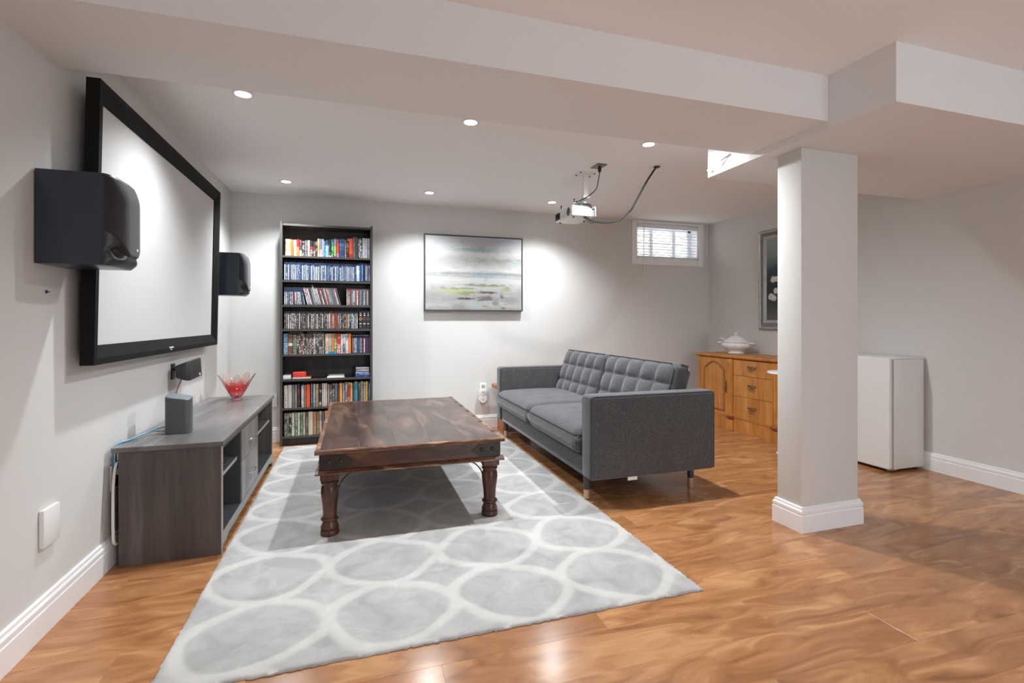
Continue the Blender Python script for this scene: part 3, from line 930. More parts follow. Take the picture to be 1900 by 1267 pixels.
# top shelf, books: x0, x1, height in photo tenths, zones (fraction, colour, lettering)
B1 = [(195, 295, 318, [(.25, (226, 212, 186)), (1, (190, 164, 128), (110, 84, 60))]), (297, 335, 312, [(1, (202, 108, 44))]), (340, 395, 308, [(1, (222, 216, 200), (150, 140, 130))]),
      (396, 445, 322, [(.55, (224, 122, 58)), (1, (206, 32, 36))]), (450, 493, 312, [(.35, (222, 220, 214)), (1, (78, 62, 66), (200, 90, 80))]), (498, 538, 296, [(1, (30, 32, 40), (210, 210, 214))]),
      (542, 594, 308, [(1, (74, 72, 68), (150, 148, 140))]), (598, 638, 310, [(1, (222, 220, 210), (170, 170, 160))]), (643, 700, 304, [(.42, (34, 30, 30), (200, 200, 200)), (.62, (190, 40, 34)), (1, (30, 28, 30), (220, 90, 80))]),
      (704, 742, 292, [(.35, (140, 62, 44), (220, 200, 190)), (1, (62, 54, 52), (170, 170, 165))]), (746, 774, 312, [(1, (58, 52, 46), (226, 220, 206))]), (779, 825, 350, [(.12, (226, 220, 206)), (1, (228, 132, 88), (240, 196, 168))]),
      (830, 865, 348, [(.4, (196, 208, 222)), (1, (96, 116, 148))]), (868, 896, 350, [(1, (196, 212, 228), (96, 120, 160))]), (900, 928, 312, [(1, (40, 92, 150), (150, 190, 220))]), (931, 990, 332, [(.65, (116, 186, 228), (236, 244, 248)), (1, (46, 66, 96), (220, 226, 232))]),
      (995, 1031, 350, [(.08, (232, 232, 230)), (1, (40, 36, 36), (222, 132, 76))]), (1036, 1081, 352, [(1, (24, 120, 92), (220, 238, 230))]), (1086, 1134, 372, [(.07, (206, 42, 40)), (.62, (140, 184, 84)), (1, (84, 62, 104), (210, 160, 200))]),
      (1139, 1186, 358, [(.22, (164, 118, 180)), (.8, (224, 60, 44)), (1, (58, 44, 44), (200, 170, 150))]), (1190, 1290, 368, [(.6, (48, 66, 110), (90, 110, 150)), (.68, (40, 128, 160)), (1, (46, 62, 106), (120, 140, 180))]),
      (1294, 1321, 350, [(1, (150, 106, 76), (222, 206, 180))]), (1328, 1371, 380, [(1, (48, 46, 50), (214, 214, 218))]), (1376, 1446, 388, [(.2, (196, 52, 30)), (1, (232, 72, 40), (222, 110, 70))]),
      (1450, 1501, 416, [(1, (92, 94, 90), (120, 122, 118))]), (1506, 1542, 410, [(1, (70, 72, 76), (104, 106, 110))]), (1550, 1620, 394, [(1, (32, 30, 30), (236, 236, 234))]),
      (1628, 1680, 402, [(1, (208, 210, 216), (150, 152, 160))]), (1682, 1731, 402, [(1, (202, 205, 212), (150, 152, 160))]), (1733, 1783, 402, [(1, (196, 200, 208), (150, 152, 160))])]
for i, (a, b, h, zs) in enumerate(B1):
    zones = [(z[0], spine(*z[1:])) for z in zs]
    c = max(zs, key=lambda z: z[0])[1] if len(zs) == 1 else zs[-1][1]
    c2 = zs[0][1]
    nm = cname(c) + (' and ' + cname(c2) if cname(c2) != cname(c) else '')
    upright('book', CX(a), CX(b), SH[0] + .0004, h * .000472, .13, zones, '%s book upright on the top shelf, %s from its left end' % (nm, nth(i)), 'book', 'books on the top shelf')

# second shelf: blue disc cases
rs = random.Random(21)
blue_labels = [(222, 226, 232), (196, 206, 220), (120, 150, 190), (84, 120, 168), (206, 212, 222), (160, 178, 204), (230, 232, 234), (70, 98, 140)]
m_bluecase = spine((50, 60, 86), None, .25)
m_bluedark = spine((34, 46, 80), None, .25)
def disc_case(i, x0, x1, z, h, col, tc, cap, capf, lab, group, lean=0, base=None, cat='disc case'):
    zones = [(.03, base or cap), (1 - capf, spine(col, tc)), (1, cap)]
    return upright('disc_case', x0, x1, z + .0004, h, .130, zones, lab, cat, group, lean, case=True)
x = 172; i = 0
while x < 1508:
    w = 31 + rs.uniform(-1.5, 1.5)
    big = i in (17, 18, 19, 27, 32)
    c = (226, 226, 226) if big else rs.choice(blue_labels)
    tc = tuple(max(0, q - 70) for q in c) if max(c) > 140 else (214, 220, 230)
    disc_case(i, CX(x), CX(x + w), SH[1], .163 + rs.uniform(-.002, .002), c, tc, rs.choice((m_bluecase, m_bluedark)), .2 if big else rs.choice((.12, .14, .16)), '%s disc case upright on the second shelf, %s from its left end' % (cname(c), nth(i)), 'disc cases on the second shelf')
    x += w + .8; i += 1
for a, b, c, h in ((1512, 1574, (226, 230, 232), .166), (1578, 1604, (40, 110, 160), .178), (1606, 1648, (110, 150, 196), .177), (1650, 1690, (36, 42, 58), .172), (1692, 1716, (226, 230, 234), .172), (1719, 1748, (150, 170, 196), .172), (1751, 1782, (196, 204, 216), .172)):
    disc_case(i, CX(a), CX(b), SH[1], h, c, (70, 90, 130), m_bluedark if max(c) < 200 else m_bluecase, .1, '%s disc case upright on the second shelf, %s from its left end' % (cname(c), nth(i)), 'disc cases on the second shelf'); i += 1

# third shelf: blue cases, a leaning run of grey ones, an upright run
i = 0
g3 = 'disc cases on the third shelf'
m_greycase = spine((96, 96, 98), None, .3)
m_redcap = spine((170, 44, 40), None, .3)
L3 = [(226, 228, 228)] * 2 + [(150, 160, 176), (206, 206, 204), (214, 222, 226), (186, 44, 48), (220, 220, 220), (170, 180, 190), (224, 226, 226), (226, 226, 226), (60, 68, 80), (150, 158, 166)]
x = 172
for k, c in enumerate(L3):
    le = 0 if k < 6 else (.03 * (k - 5))
    disc_case(i, CX(x), CX(x + 31), SH[2], .160, c, (60, 66, 80), m_bluecase, .26, '%s blue-topped disc case on the third shelf, %s from its left end' % (cname(c), nth(i)), g3, le)
    x += 32.3 + le * 6; i += 1
x += 26
for k in range(19):
    c = rs.choice([(214, 214, 212), (196, 198, 200), (226, 226, 224), (150, 160, 174), (120, 122, 126), (60, 62, 70), (206, 190, 180)])
    if k == 12: c = (190, 60, 50)
    cap = m_redcap if k in (1, 9, 17) else m_greycase
    le = .235 + .012 * math.sin(k) + .002 * k
    disc_case(i, CX(x), CX(x + 32), SH[2], .190 if k == 5 else .163, c, (90, 92, 100), cap, .07 if k != 9 else .16, '%s leaning disc case on the third shelf, %s from its left end' % (cname(c), nth(i)), g3, le)
    x += 33.4; i += 1
x = 1322
for k in range(14):
    c = [(206, 206, 204), (190, 200, 206), (90, 96, 110), (110, 190, 190), (226, 228, 230), (190, 96, 80), (226, 226, 224), (90, 100, 120), (150, 158, 166), (70, 74, 84), (206, 208, 206), (96, 100, 112), (214, 210, 204), (110, 80, 66)][k]
    disc_case(i, CX(x), CX(x + 31.5), SH[2], .155, c, (80, 84, 96), m_redcap if k in (1, 2, 6) else m_greycase, .1, '%s disc case upright on the third shelf, %s from its left end' % (cname(c), nth(i)), g3)
    x += 32.7; i += 1

# fourth shelf: black-backed cases and a boxed set of three
m_blackcase = spine((58, 56, 56), None, .3)
x = 172; i = 0
while x < 1535:
    w = 32 + rs.uniform(-1, 1)
    c = rs.choice([(214, 208, 204), (70, 66, 66), (60, 58, 60), (150, 130, 120), (206, 206, 206), (92, 84, 84), (226, 224, 222), (84, 76, 72), (176, 160, 150)])
    c = {24: (214, 206, 204), 25: (222, 214, 212), 28: (214, 110, 70), 29: (206, 66, 40), 35: (224, 150, 90), 38: (190, 206, 226), 39: (200, 214, 232)}.get(i, c)
    tc = (60, 52, 52) if max(c) > 130 else (210, 204, 200)
    disc_case(i, CX(x), CX(x + w), SH[3], .164, c, tc, m_redcap if i == 26 else m_blackcase, .12 if i % 3 else .16, '%s spined disc case on the fourth shelf, %s from its left end' % (cname(c), nth(i)), 'disc cases on the fourth shelf', cat='disc case')
    x += w + .7; i += 1
m_boxset = spine((46, 46, 48), None, .35)
for k, c in enumerate(((226, 190, 96), (196, 50, 44), (140, 142, 146))):
    xa, xb = CX(1560 + k * 74), CX(1560 + k * 74 + 73)
    o = upright('boxed_set', xa, xb, SH[3] + .0004, .170, .135, [(1, m_boxset)], 'black boxed-set volume with a %s ring on the fourth shelf' % ('gold', 'red', 'grey')[k], 'boxed set', 'boxed set on the fourth shelf', case=True)
    xm = (xa + xb) / 2
    mk = spine(c, None, .4); mw = spine((214, 214, 214), None, .4)
    bm = NB(); rg = []
    for R in (.0085, .0125):
        rg.append([bm.verts.new((xm + R * math.cos(2 * PI * q / 18), BY0 + .0175, SH[3] + .095 + R * math.sin(2 * PI * q / 18))) for q in range(18)])
    for q in range(18): bm.faces.new((rg[0][q], rg[0][(q + 1) % 18], rg[1][(q + 1) % 18], rg[1][q]))
    obj('ring_mark', bm, mk, o, smooth=False)
    bm = NB(); poly(bm, [(xm - .012, SH[3] + .045), (xm + .012, SH[3] + .045), (xm + .007, SH[3] + .054), (xm - .007, SH[3] + .054)], 'y', BY0 + .0173, BY0 + .0178)
    box(bm, xm - .004, xm + .004, BY0 + .0173, BY0 + .0178, SH[3] + .142, SH[3] + .150)
    poly(bm, [(xm - .010, SH[3] + .124), (xm + .010, SH[3] + .124), (xm, SH[3] + .138)], 'y', BY0 + .0173, BY0 + .0178)
    obj('emblem', bm, mw, o, smooth=False)
    obj('dot', lathe(NB(), [(0, 0), (.004, 0), (.004, .0005), (0, .0005)], (0, 0, 0), 10), mk, None) if False else None
    obj('dot_mark', bx(xm - .0035, xm + .0035, BY0 + .0173, BY0 + .0178, SH[3] + .019, SH[3] + .026), mk, o, smooth=False)

# fifth shelf
i = 0
g5 = 'cases and books on the fifth shelf'
B5 = [(162, 240, 392, [(.55, (150, 176, 198), (90, 110, 130)), (.62, (90, 110, 140)), (1, (130, 160, 190), (70, 90, 120))]), (246, 324, 380, [(.42, (120, 84, 62), (180, 140, 110)), (.56, (222, 216, 206)), (1, (142, 104, 76), (90, 66, 52))]), (331, 398, 376, [(1, (94, 106, 96), (160, 170, 150))])]
dk = [(62, 58, 56), (74, 68, 64), (66, 60, 58), (150, 60, 52), (56, 54, 54), (96, 100, 90), (80, 74, 68), (120, 56, 50), (60, 58, 58), (214, 214, 210), (92, 86, 82), (62, 60, 60), (86, 80, 70), (60, 60, 62), (92, 90, 86)]
x = 404
for c in dk:
    w = 33 + rs.uniform(-3, 3)
    B5.append((x, x + w, 384, [(1, c, (214, 208, 200) if max(c) < 180 else (90, 90, 90))])); x += w + .8
B5 += [(920, 983, 386, [(.1, (150, 200, 222)), (1, (226, 204, 164), (150, 110, 80))]), (984, 1041, 386, [(.1, (40, 140, 190)), (.5, (180, 200, 180), (70, 80, 110)), (1, (176, 180, 184))]), (1042, 1089, 386, [(.1, (40, 140, 190)), (1, (228, 122, 50), (240, 220, 190))]),
       (1090, 1139, 386, [(.1, (60, 150, 196)), (1, (84, 140, 66), (226, 236, 220))]), (1142, 1208, 384, [(1, (206, 44, 48), (240, 232, 228))]), (1214, 1254, 376, [(1, (224, 214, 196), (130, 120, 110))]), (1256, 1304, 376, [(.5, (80, 96, 126), (210, 214, 220)), (1, (196, 206, 214), (100, 120, 150))]), (1306, 1360, 380, [(1, (214, 212, 204), (120, 120, 116))]), (1362, 1410, 384, [(1, (232, 136, 66), (226, 110, 60))])]
for a, b, h, zs in B5:
    zones = [(z[0], spine(*z[1:])) for z in zs]
    nm = cname(zs[-1][1]) + (' and ' + cname(zs[0][1]) if cname(zs[0][1]) != cname(zs[-1][1]) else '')
    upright('disc_box', CX(a), CX(b), SH[4] + .0004, h * .000478, .135, zones, '%s disc box on the fifth shelf, %s from its left end' % (nm, nth(i)), 'disc box', g5, case=True); i += 1
x = 1424
for k, c in enumerate([(176, 96, 70), (206, 200, 200), (226, 226, 226), (64, 110, 168), (100, 120, 150), (196, 196, 200), (160, 60, 60), (226, 224, 224), (120, 70, 70), (80, 86, 100), (170, 66, 60)]):
    disc_case(i, CX(x), CX(x + 31.5), SH[4], .156, c, (60, 66, 90), m_bluedark, .09, '%s navy-topped disc case on the fifth shelf, %s from left' % (cname(c), nth(i)), g5)
    x += 32.6; i += 1
def flat_item(name, x0, x1, y0, y1, z, h, m, label, cat, rot=0, strip=None, group=None):
    t = thing(name, ((x0 + x1) / 2, (y0 + y1) / 2, z), label, cat, group)
    bm = NB()
    box(bm, x0, x1, y0, y1, z + .0002, z + h, min(.002, h * .3), 1)
    obj('cover', bm, m, t)
    if strip:
        obj('page_block' if cat in ('book', 'magazine') else 'spine_label', bx(x0 + .003, x1 - .003, y0 - .0008, y0 + .001, z + h * .18, z + h * .82), strip, t, smooth=False)
    t.rotation_euler = (0, 0, rot)
    return t
z5 = SH[4] + .1895
flat_item('disc_case', CX(232), CX(520), BY0 + .03, BY0 + .15, z5, .010, spine((40, 38, 38)), 'dark disc case lying flat on the left cases of the fifth shelf', 'disc case', strip=spine((150, 140, 130), (40, 40, 40)))
flat_item('disc_case', CX(590), CX(900), BY0 + .03, BY0 + .15, z5, .010, spine((52, 48, 46)), 'dark disc case lying flat across the middle cases of the fifth shelf', 'disc case', strip=spine((140, 130, 120), (40, 40, 40)))
flat_item('disc_case', CX(1405), CX(1778), BY0 + .024, BY0 + .14, SH[4] + .158, .015, spine((40, 44, 54)), 'dark disc case lying flat on the navy-topped cases of the fifth shelf', 'disc case', strip=spine((120, 130, 150), (40, 40, 40)))
# sixth shelf: flat things
z6 = SH[5] + .0003
flat_item('box', CX(152), CX(298), BY0 + .018, BY0 + .12, z6, .033, spine((226, 226, 224), (180, 180, 180)), 'small white box lying at the left end of the sixth shelf', 'box', strip=spine((232, 232, 230)))
flat_item('booklet', CX(165), CX(300), BY0 + .03, BY0 + .15, z6 + .0335, .008, spine((110, 114, 112)), 'grey booklet lying on the small white box on the sixth shelf', 'booklet')
flat_item('book', CX(316), CX(660), BY0 + .02, BY0 + .16, z6, .017, spine((190, 84, 60)), 'brown-red book lying flat under the red box on the sixth shelf', 'book', strip=m_page)
flat_item('red_box', CX(326), CX(560), BY0 + .022, BY0 + .13, z6 + .0174, .044, spine((222, 58, 42), (230, 110, 90)), 'bright red box lying on the flat book on the sixth shelf', 'box', rot=.03, strip=spine((226, 64, 48), (214, 44, 36)))
for k in range(3):
    flat_item('magazine', CX(950 + 14 * k), CX(1285 - 6 * k), BY0 + .02 + .012 * k, BY0 + .17, z6 + k * .0075, .007, spine(((214, 214, 216), (196, 198, 204), (222, 220, 220))[k]), ('lowest grey magazine lying in the middle of the sixth shelf', 'middle grey magazine in the flat pile on the sixth shelf', 'topmost pale magazine of the flat pile on the sixth shelf')[k], 'magazine', rot=(.02, -.04, .06)[k], strip=m_page, group='magazines on the sixth shelf')
for k in range(2):
    flat_item('disc_case', CX(1492 + 4 * k), CX(1780 - 2 * k), BY0 + .02, BY0 + .15, z6 + k * .0180, .0175, spine(((58, 96, 168), (70, 106, 176))[k]), ('lower blue disc case lying flat at the right of the sixth shelf', 'upper blue disc case lying flat under the silver cases on the sixth shelf')[k], 'disc case', strip=spine((40, 70, 140), (190, 200, 226)), group='flat blue cases on the sixth shelf')
for k in range(5):
    flat_item('jewel_case', CX(1502 + (k % 2) * 5), CX(1768 - (k % 3) * 3), BY0 + .022, BY0 + .145, z6 + .0365 + k * .0107, .0104, spine((150, 150, 158)), '%s silver jewel case of the flat stack on the sixth shelf' % ('lowest', 'second lowest', 'middle', 'second highest', 'topmost')[k], 'jewel case', strip=spine(((190, 190, 196), (140, 120, 124), (206, 206, 212), (150, 132, 138), (190, 192, 200))[k], (60, 56, 64)), group='stacked jewel cases on the sixth shelf')
# seventh and lowest shelves: photo crop pixels / 8.447 -> metres
def CY(c): return -.6095 + (c - 128) / 8.447 * .00462
B7 = [(130, 186, 372, (206, 200, 186), (120, 110, 100)), (190, 250, 374, (196, 188, 176), None), (256, 292, 376, (96, 116, 124), (180, 120, 100)), (298, 326, 376, (160, 160, 140), (90, 90, 80)), (332, 374, 382, (52, 54, 64), (170, 60, 50)), (394, 434, 366, (206, 202, 196), (150, 60, 50)), (438, 466, 366, (130, 118, 108), None),
      (470, 530, 370, (228, 84, 42), (232, 100, 60)), (545, 566, 380, (130, 146, 166), (60, 70, 90)), (578, 610, 378, (96, 150, 180), (220, 214, 180)), (616, 662, 374, (190, 150, 110), (90, 80, 70)), (670, 706, 370, (52, 54, 58), (220, 220, 220)), (716, 744, 380, (206, 196, 182), (140, 126, 112)), (745, 771, 380, (210, 200, 186), (140, 126, 112)), (772, 798, 380, (204, 194, 180), (140, 126, 112)),
      (804, 836, 362, (150, 140, 136), (210, 66, 56)), (842, 874, 360, (106, 98, 92), (190, 180, 170)), (880, 908, 370, (56, 64, 62), (220, 224, 220)), (914, 964, 368, (110, 110, 110), (70, 66, 62)), (974, 990, 362, (120, 96, 76), None), (996, 1040, 376, (226, 150, 76), None), (1046, 1078, 372, (130, 132, 160), (210, 206, 210)), (1084, 1126, 386, (110, 104, 98), (226, 222, 214)), (1130, 1170, 384, (170, 60, 46), (230, 200, 150)), (1173, 1202, 376, (226, 176, 112), (200, 150, 90)), (1206, 1228, 370, (56, 100, 84), None), (1234, 1290, 392, (70, 116, 134), (110, 150, 164)), (1300, 1330, 376, (62, 76, 82), (220, 220, 216)), (1336, 1382, 390, (150, 140, 120), (90, 80, 66)), (1386, 1420, 384, (140, 124, 100), (206, 190, 160)), (1424, 1456, 390, (206, 164, 104), None), (1470, 1496, 376, (62, 110, 134), (200, 214, 220))]
for i, (a, b, h, c, tc) in enumerate(B7):
    upright('book', CY(a), CY(b), SH[6] + .0004, h * .000556, .145, [(1, spine(c, tc))], '%s book upright on the seventh shelf, %s from its left end' % (cname(c), nth(i)), 'book', 'books on the seventh shelf')
B8 = [(132, 174, 352, (66, 56, 52), (190, 186, 180)), (176, 204, 350, (90, 120, 94), (200, 206, 190)), (208, 242, 352, (54, 50, 46), (226, 220, 206)), (246, 290, 356, (206, 200, 188), (110, 96, 84)), (298, 330, 358, (84, 124, 92), (200, 210, 190)), (336, 376, 354, (206, 200, 186), (150, 146, 130)), (382, 416, 352, (90, 126, 96), (180, 190, 170)), (420, 456, 356, (170, 152, 118), (220, 220, 210)), (462, 498, 352, (84, 92, 84), (150, 160, 150)), (504, 574, 358, (206, 192, 164), (140, 124, 100)), (578, 626, 354, (160, 140, 126), (180, 70, 56)), (632, 672, 350, (94, 92, 88), (206, 160, 90)), (676, 712, 356, (196, 176, 146), (120, 100, 80)), (718, 752, 352, (86, 96, 112), None), (760, 806, 360, (222, 142, 70), (200, 120, 60)), (810, 846, 354, (160, 150, 136), (100, 96, 90)), (850, 896, 356, (110, 116, 110), None), (900, 944, 350, (170, 156, 130), (96, 90, 80)), (948, 984, 352, (72, 88, 96), None), (990, 1042, 356, (190, 182, 166), (120, 110, 96)), (1046, 1090, 352, (96, 84, 70), None), (1094, 1130, 354, (60, 82, 74), None), (1136, 1188, 350, (200, 190, 170), (130, 120, 100)), (1192, 1230, 356, (130, 66, 54), None), (1236, 1280, 352, (90, 100, 110), None), (1286, 1330, 350, (176, 160, 130), None), (1336, 1380, 354, (80, 76, 70), None), (1384, 1430, 352, (120, 132, 120), None), (1434, 1490, 350, (190, 180, 160), None)]
for i, (a, b, h, c, tc) in enumerate(B8):
    upright('book', CY(a), CY(b), SH[7] + .0004, h * .000595, .145, [(1, spine(c, tc))], '%s book upright on the lowest shelf, %s from its left end' % (cname(c), nth(i)), 'book', 'books on the lowest shelf')

# ---------------------------------------------------------------- projection screen
def make_screen():
    t = thing('projection_screen', (-1.03, 3.32, .95), 'large white projection screen in a black velvet frame on the wall', 'screen')
    m_vel = mat('black_velvet_frame', (.005, .005, .005), .75, var=.8, vs=(6, 6, 6), bump=.1, bs=300, Specular_IOR_Level=.25)
    m_side = mat('black_frame_side', (.004, .004, .004), .6)
    g = G('screen_cloth')
    m_cloth = g.out((.60, .60, .59), .8, Specular_IOR_Level=.1)
    y0, y1, z0, z1 = 2.39, 4.255, .948, 2.098
    B, D = .078, .048
    def xs(z): return -1.040 + .022 * (z - z0) / (z1 - z0)     # back of the frame, leaning out at the top
    prof = [(0, 0), (0, D), (.026, D), (B, D - .022), (B, 0)]
    def member(name, fn):
        bm = NB()
        A = [bm.verts.new(fn(a, d, 0)) for a, d in prof]; Bv = [bm.verts.new(fn(a, d, 1)) for a, d in prof]
        n = len(prof)
        for i in range(n): bm.faces.new((A[i], A[(i + 1) % n], Bv[(i + 1) % n], Bv[i]))
        bm.faces.new(A[::-1]); bm.faces.new(Bv)
        return obj(name, bm, m_vel, t, smooth=False)
    member('frame_member', lambda a, d, e: (xs(z0 + a) + d, (y0 + a) if e == 0 else (y1 - a), z0 + a))
    member('frame_member', lambda a, d, e: (xs(z1 - a) + d, (y0 + a) if e == 0 else (y1 - a), z1 - a))
    member('frame_member', lambda a, d, e: (xs(z0 + a if e == 0 else z1 - a) + d, y0 + a, (z0 + a) if e == 0 else (z1 - a)))
    member('frame_member', lambda a, d, e: (xs(z0 + a if e == 0 else z1 - a) + d, y1 - a, (z0 + a) if e == 0 else (z1 - a)))
    bm = NB()
    q = [(y0 + B - .003, z0 + B - .003), (y1 - B + .003, z0 + B - .003), (y1 - B + .003, z1 - B + .003), (y0 + B - .003, z1 - B + .003)]
    F = [bm.verts.new((xs(z) + .022, y, z)) for y, z in q]; K = [bm.verts.new((xs(z) + .018, y, z)) for y, z in q]
    for i in range(4): bm.faces.new((F[i], F[(i + 1) % 4], K[(i + 1) % 4], K[i]))
    bm.faces.new(F); bm.faces.new(K[::-1])
    obj('screen_cloth', bm, m_cloth, t, smooth=False)
    # small two-line emblem, too small to read
    bm = NB()
    rr = random.Random(2)
    y = 3.235
    xx = xs(.968) + D
    for k in range(9):
        w = rr.uniform(.004, .007)
        box(bm, xx, xx + .0008, y, y + w, .973, .981); y += w + .0018
    y = 3.252
    for k in range(5):
        w = rr.uniform(.003, .005)
        box(bm, xx - .0002, xx + .0007, y, y + w, .963, .968); y += w + .0015
    obj('emblem', bm, m_white, t, smooth=False)
    for y in (2.75, 3.9):
        obj('wall_bracket', bx(XL + .0005, xs(2.0), y, y + .06, 1.98, 2.02), m_black, t, smooth=False)
        obj('wall_bracket', bx(XL + .0005, xs(1.0), y, y + .06, .97, 1.01), m_black, t, smooth=False)
make_screen()

# ---------------------------------------------------------------- loudspeakers
m_cab = mat('black_cabinet_blue_reflection', S2L(46, 56, 68), .28, var=.12, vs=(30, 30, 6))  # blue daylight reflection put into the black cabinet's base colour
m_grille = mat('speaker_grille_cloth', S2L(40, 39, 44), .85, bump=.3, bs=500, Sheen_Weight=.2)
m_baffle = mat('speaker_baffle', S2L(46, 48, 50), .38)
def make_speaker(y0, label):
    y1 = y0 + .220
    z0, z1 = 1.330, 1.664
    xb, xc = XL + .004, -.874
    t = thing('loudspeaker', (xb, (y0 + y1) / 2, z0), label, 'speaker', 'loudspeakers beside the projection screen')
    obj('cabinet', bx(xb, xc, y0, y1, z0, z1, .0025, 2), m_cab, t)
    # moulded baffle with a rounded lip at the bottom
    ny, nz = 26, 40
    def front(v, u):
        zz = v * (z1 - z0)
        e = min(u, 1 - u)
        x = .050 * (1 - max(0, 1 - e / .34) ** 2.0) ** .5 + .004
        x *= (1 - max(0, (v - .72) / .28) ** 2 * .55)
        if v < .08: x *= .45 + .55 * math.sin(v / .08 * PI / 2)
        return x
    bm = NB()
    R = []
    for j in range(nz + 1):
        v = j / nz
        row_ = []
        for i in range(ny + 1):
            u = i / ny
            x = front(v, u)
            # ports: scooped hollows at both lower corners
            for uc in (.17, .83):
                q = ((u - uc) / .12) ** 2 + ((v - .155) / .07) ** 2
                x -= .030 * math.exp(-q * 1.6)
            x -= .010 * math.exp(-((v - .225 + .10 * abs(u - .5)) / .018) ** 2) * (1 if .0 < u < 1 else 1)
            row_.append(bm.verts.new((xc + max(.001, x), y0 + u * (y1 - y0), z0 + v * (z1 - z0))))
        R.append(row_)
    for j in range(nz):
        for i in range(ny): bm.faces.new((R[j][i], R[j][i + 1], R[j + 1][i + 1], R[j + 1][i]))
    loop = [R[0][i] for i in range(ny)] + [R[j][ny] for j in range(nz)] + [R[nz][i] for i in range(ny, 0, -1)] + [R[j][0] for j in range(nz, 0, -1)]
    K = [bm.verts.new((xc + .0002, v.co.y, v.co.z)) for v in loop]
    n = len(loop)
    for i in range(n): bm.faces.new((loop[i], K[i], K[(i + 1) % n], loop[(i + 1) % n]))
    bm.faces.new(K[::-1])
    obj('baffle', bm, m_baffle, t, angle=60)
    # cloth grille above
    bm = NB(); R = []
    nz2 = 34
    for j in range(nz2 + 1):
        row_ = []
        for i in range(ny + 1):
            u = i / ny
            lo = .10 + .26 * max(0, 1 - min(u, 1 - u) / .36) ** 1.3
            v = lo + (.985 - lo) * j / nz2
            x = front(v, u) + .006
            if j == 0 or j == nz2: x -= .010
            row_.append(bm.verts.new((xc + max(.001, x), y0 + .001 + u * (y1 - y0 - .002), z0 + v * (z1 - z0))))
        R.append(row_)
    for j in range(nz2):
        for i in range(ny): bm.faces.new((R[j][i], R[j][i + 1], R[j + 1][i + 1], R[j + 1][i]))
    loop = [R[0][i] for i in range(ny)] + [R[j][ny] for j in range(nz2)] + [R[nz2][i] for i in range(ny, 0, -1)] + [R[j][0] for j in range(nz2, 0, -1)]
    K = [bm.verts.new((xc + .001, v.co.y, v.co.z)) for v in loop]
    n = len(loop)
    for i in range(n): bm.faces.new((loop[i], K[i], K[(i + 1) % n], loop[(i + 1) % n]))
    bm.faces.new(K[::-1])
    obj('grille', bm, m_grille, t, angle=60)
    ym = y0 + .5 * (y1 - y0) + .02
    obj('badge', bx(xc + .0585, xc + .0610, ym, ym + .014, z0 + .068, z0 + .077), m_white, t, smooth=False)
    return t
make_speaker(2.165, 'black loudspeaker on the wall over the near edge of the projection screen')
make_speaker(4.372, 'black loudspeaker on the wall past the far edge of the projection screen')

def make_satellite():
    t = thing('centre_speaker', (-1.05, 3.56, .80), 'small black wedge speaker on a wall bracket below the projection screen', 'speaker')
    bm = NB()
    pts = [(-1.036, 3.50), (-1.030, 3.47), (-.985, 3.452), (-.962, 3.456), (-.952, 3.47), (-.940, 3.655), (-.955, 3.675), (-1.025, 3.66), (-1.036, 3.64)]
    def zt(p): return .868 + (.012 if p[0] > -.97 else 0) - .03 * max(0, (-.985 - p[0]) / .05) * .6 + .010 * (p[1] - 3.45) / .2
    def zb(p): return .762 + .018 * max(0, (-.97 - p[0]) / .06) + .012 * (p[1] - 3.45) / .2
    lo = [bm.verts.new((p[0], p[1], zb(p))) for p in pts]
    hi = [bm.verts.new((p[0] - .006, p[1], zt(p))) for p in pts]
    n = len(pts)
    for i in range(n): bm.faces.new((lo[i], lo[(i + 1) % n], hi[(i + 1) % n], hi[i]))
    bm.faces.new(lo[::-1]); bm.faces.new(hi)
    bmesh.ops.bevel(bm, geom=list(bm.edges), offset=.005, segments=2, profile=.5, affect='EDGES')
    obj('body', bm, m_baffle, t, angle=50)
    obj('badge', bx(-.9435, -.9405, 3.612, 3.626, .782, .796), m_white, t, smooth=False)
    obj('bracket_plate', bx(XL + .0005, XL + .008, 3.53, 3.585, .765, .862, .002, 1), m_black, t)
    obj('bracket_arm', tube(NB(), [(XL + .006, 3.555, .825), (-1.055, 3.555, .827), (-1.033, 3.556, .825)], .008, 8, 2), m_black, t)
make_satellite()
tag(obj('speaker_wire', tube(NB(), [(-1.030, 3.60, .778), (-1.045, 3.60, .74), (-1.066, 3.60, .68), (-1.0725, 3.60, .60), (-1.0725, 3.60, .50)], .004, 6, 4), mat('copper_speaker_wire', S2L(196, 128, 108), .35)), 'pinkish speaker wire hanging down the wall behind the console', 'cable')

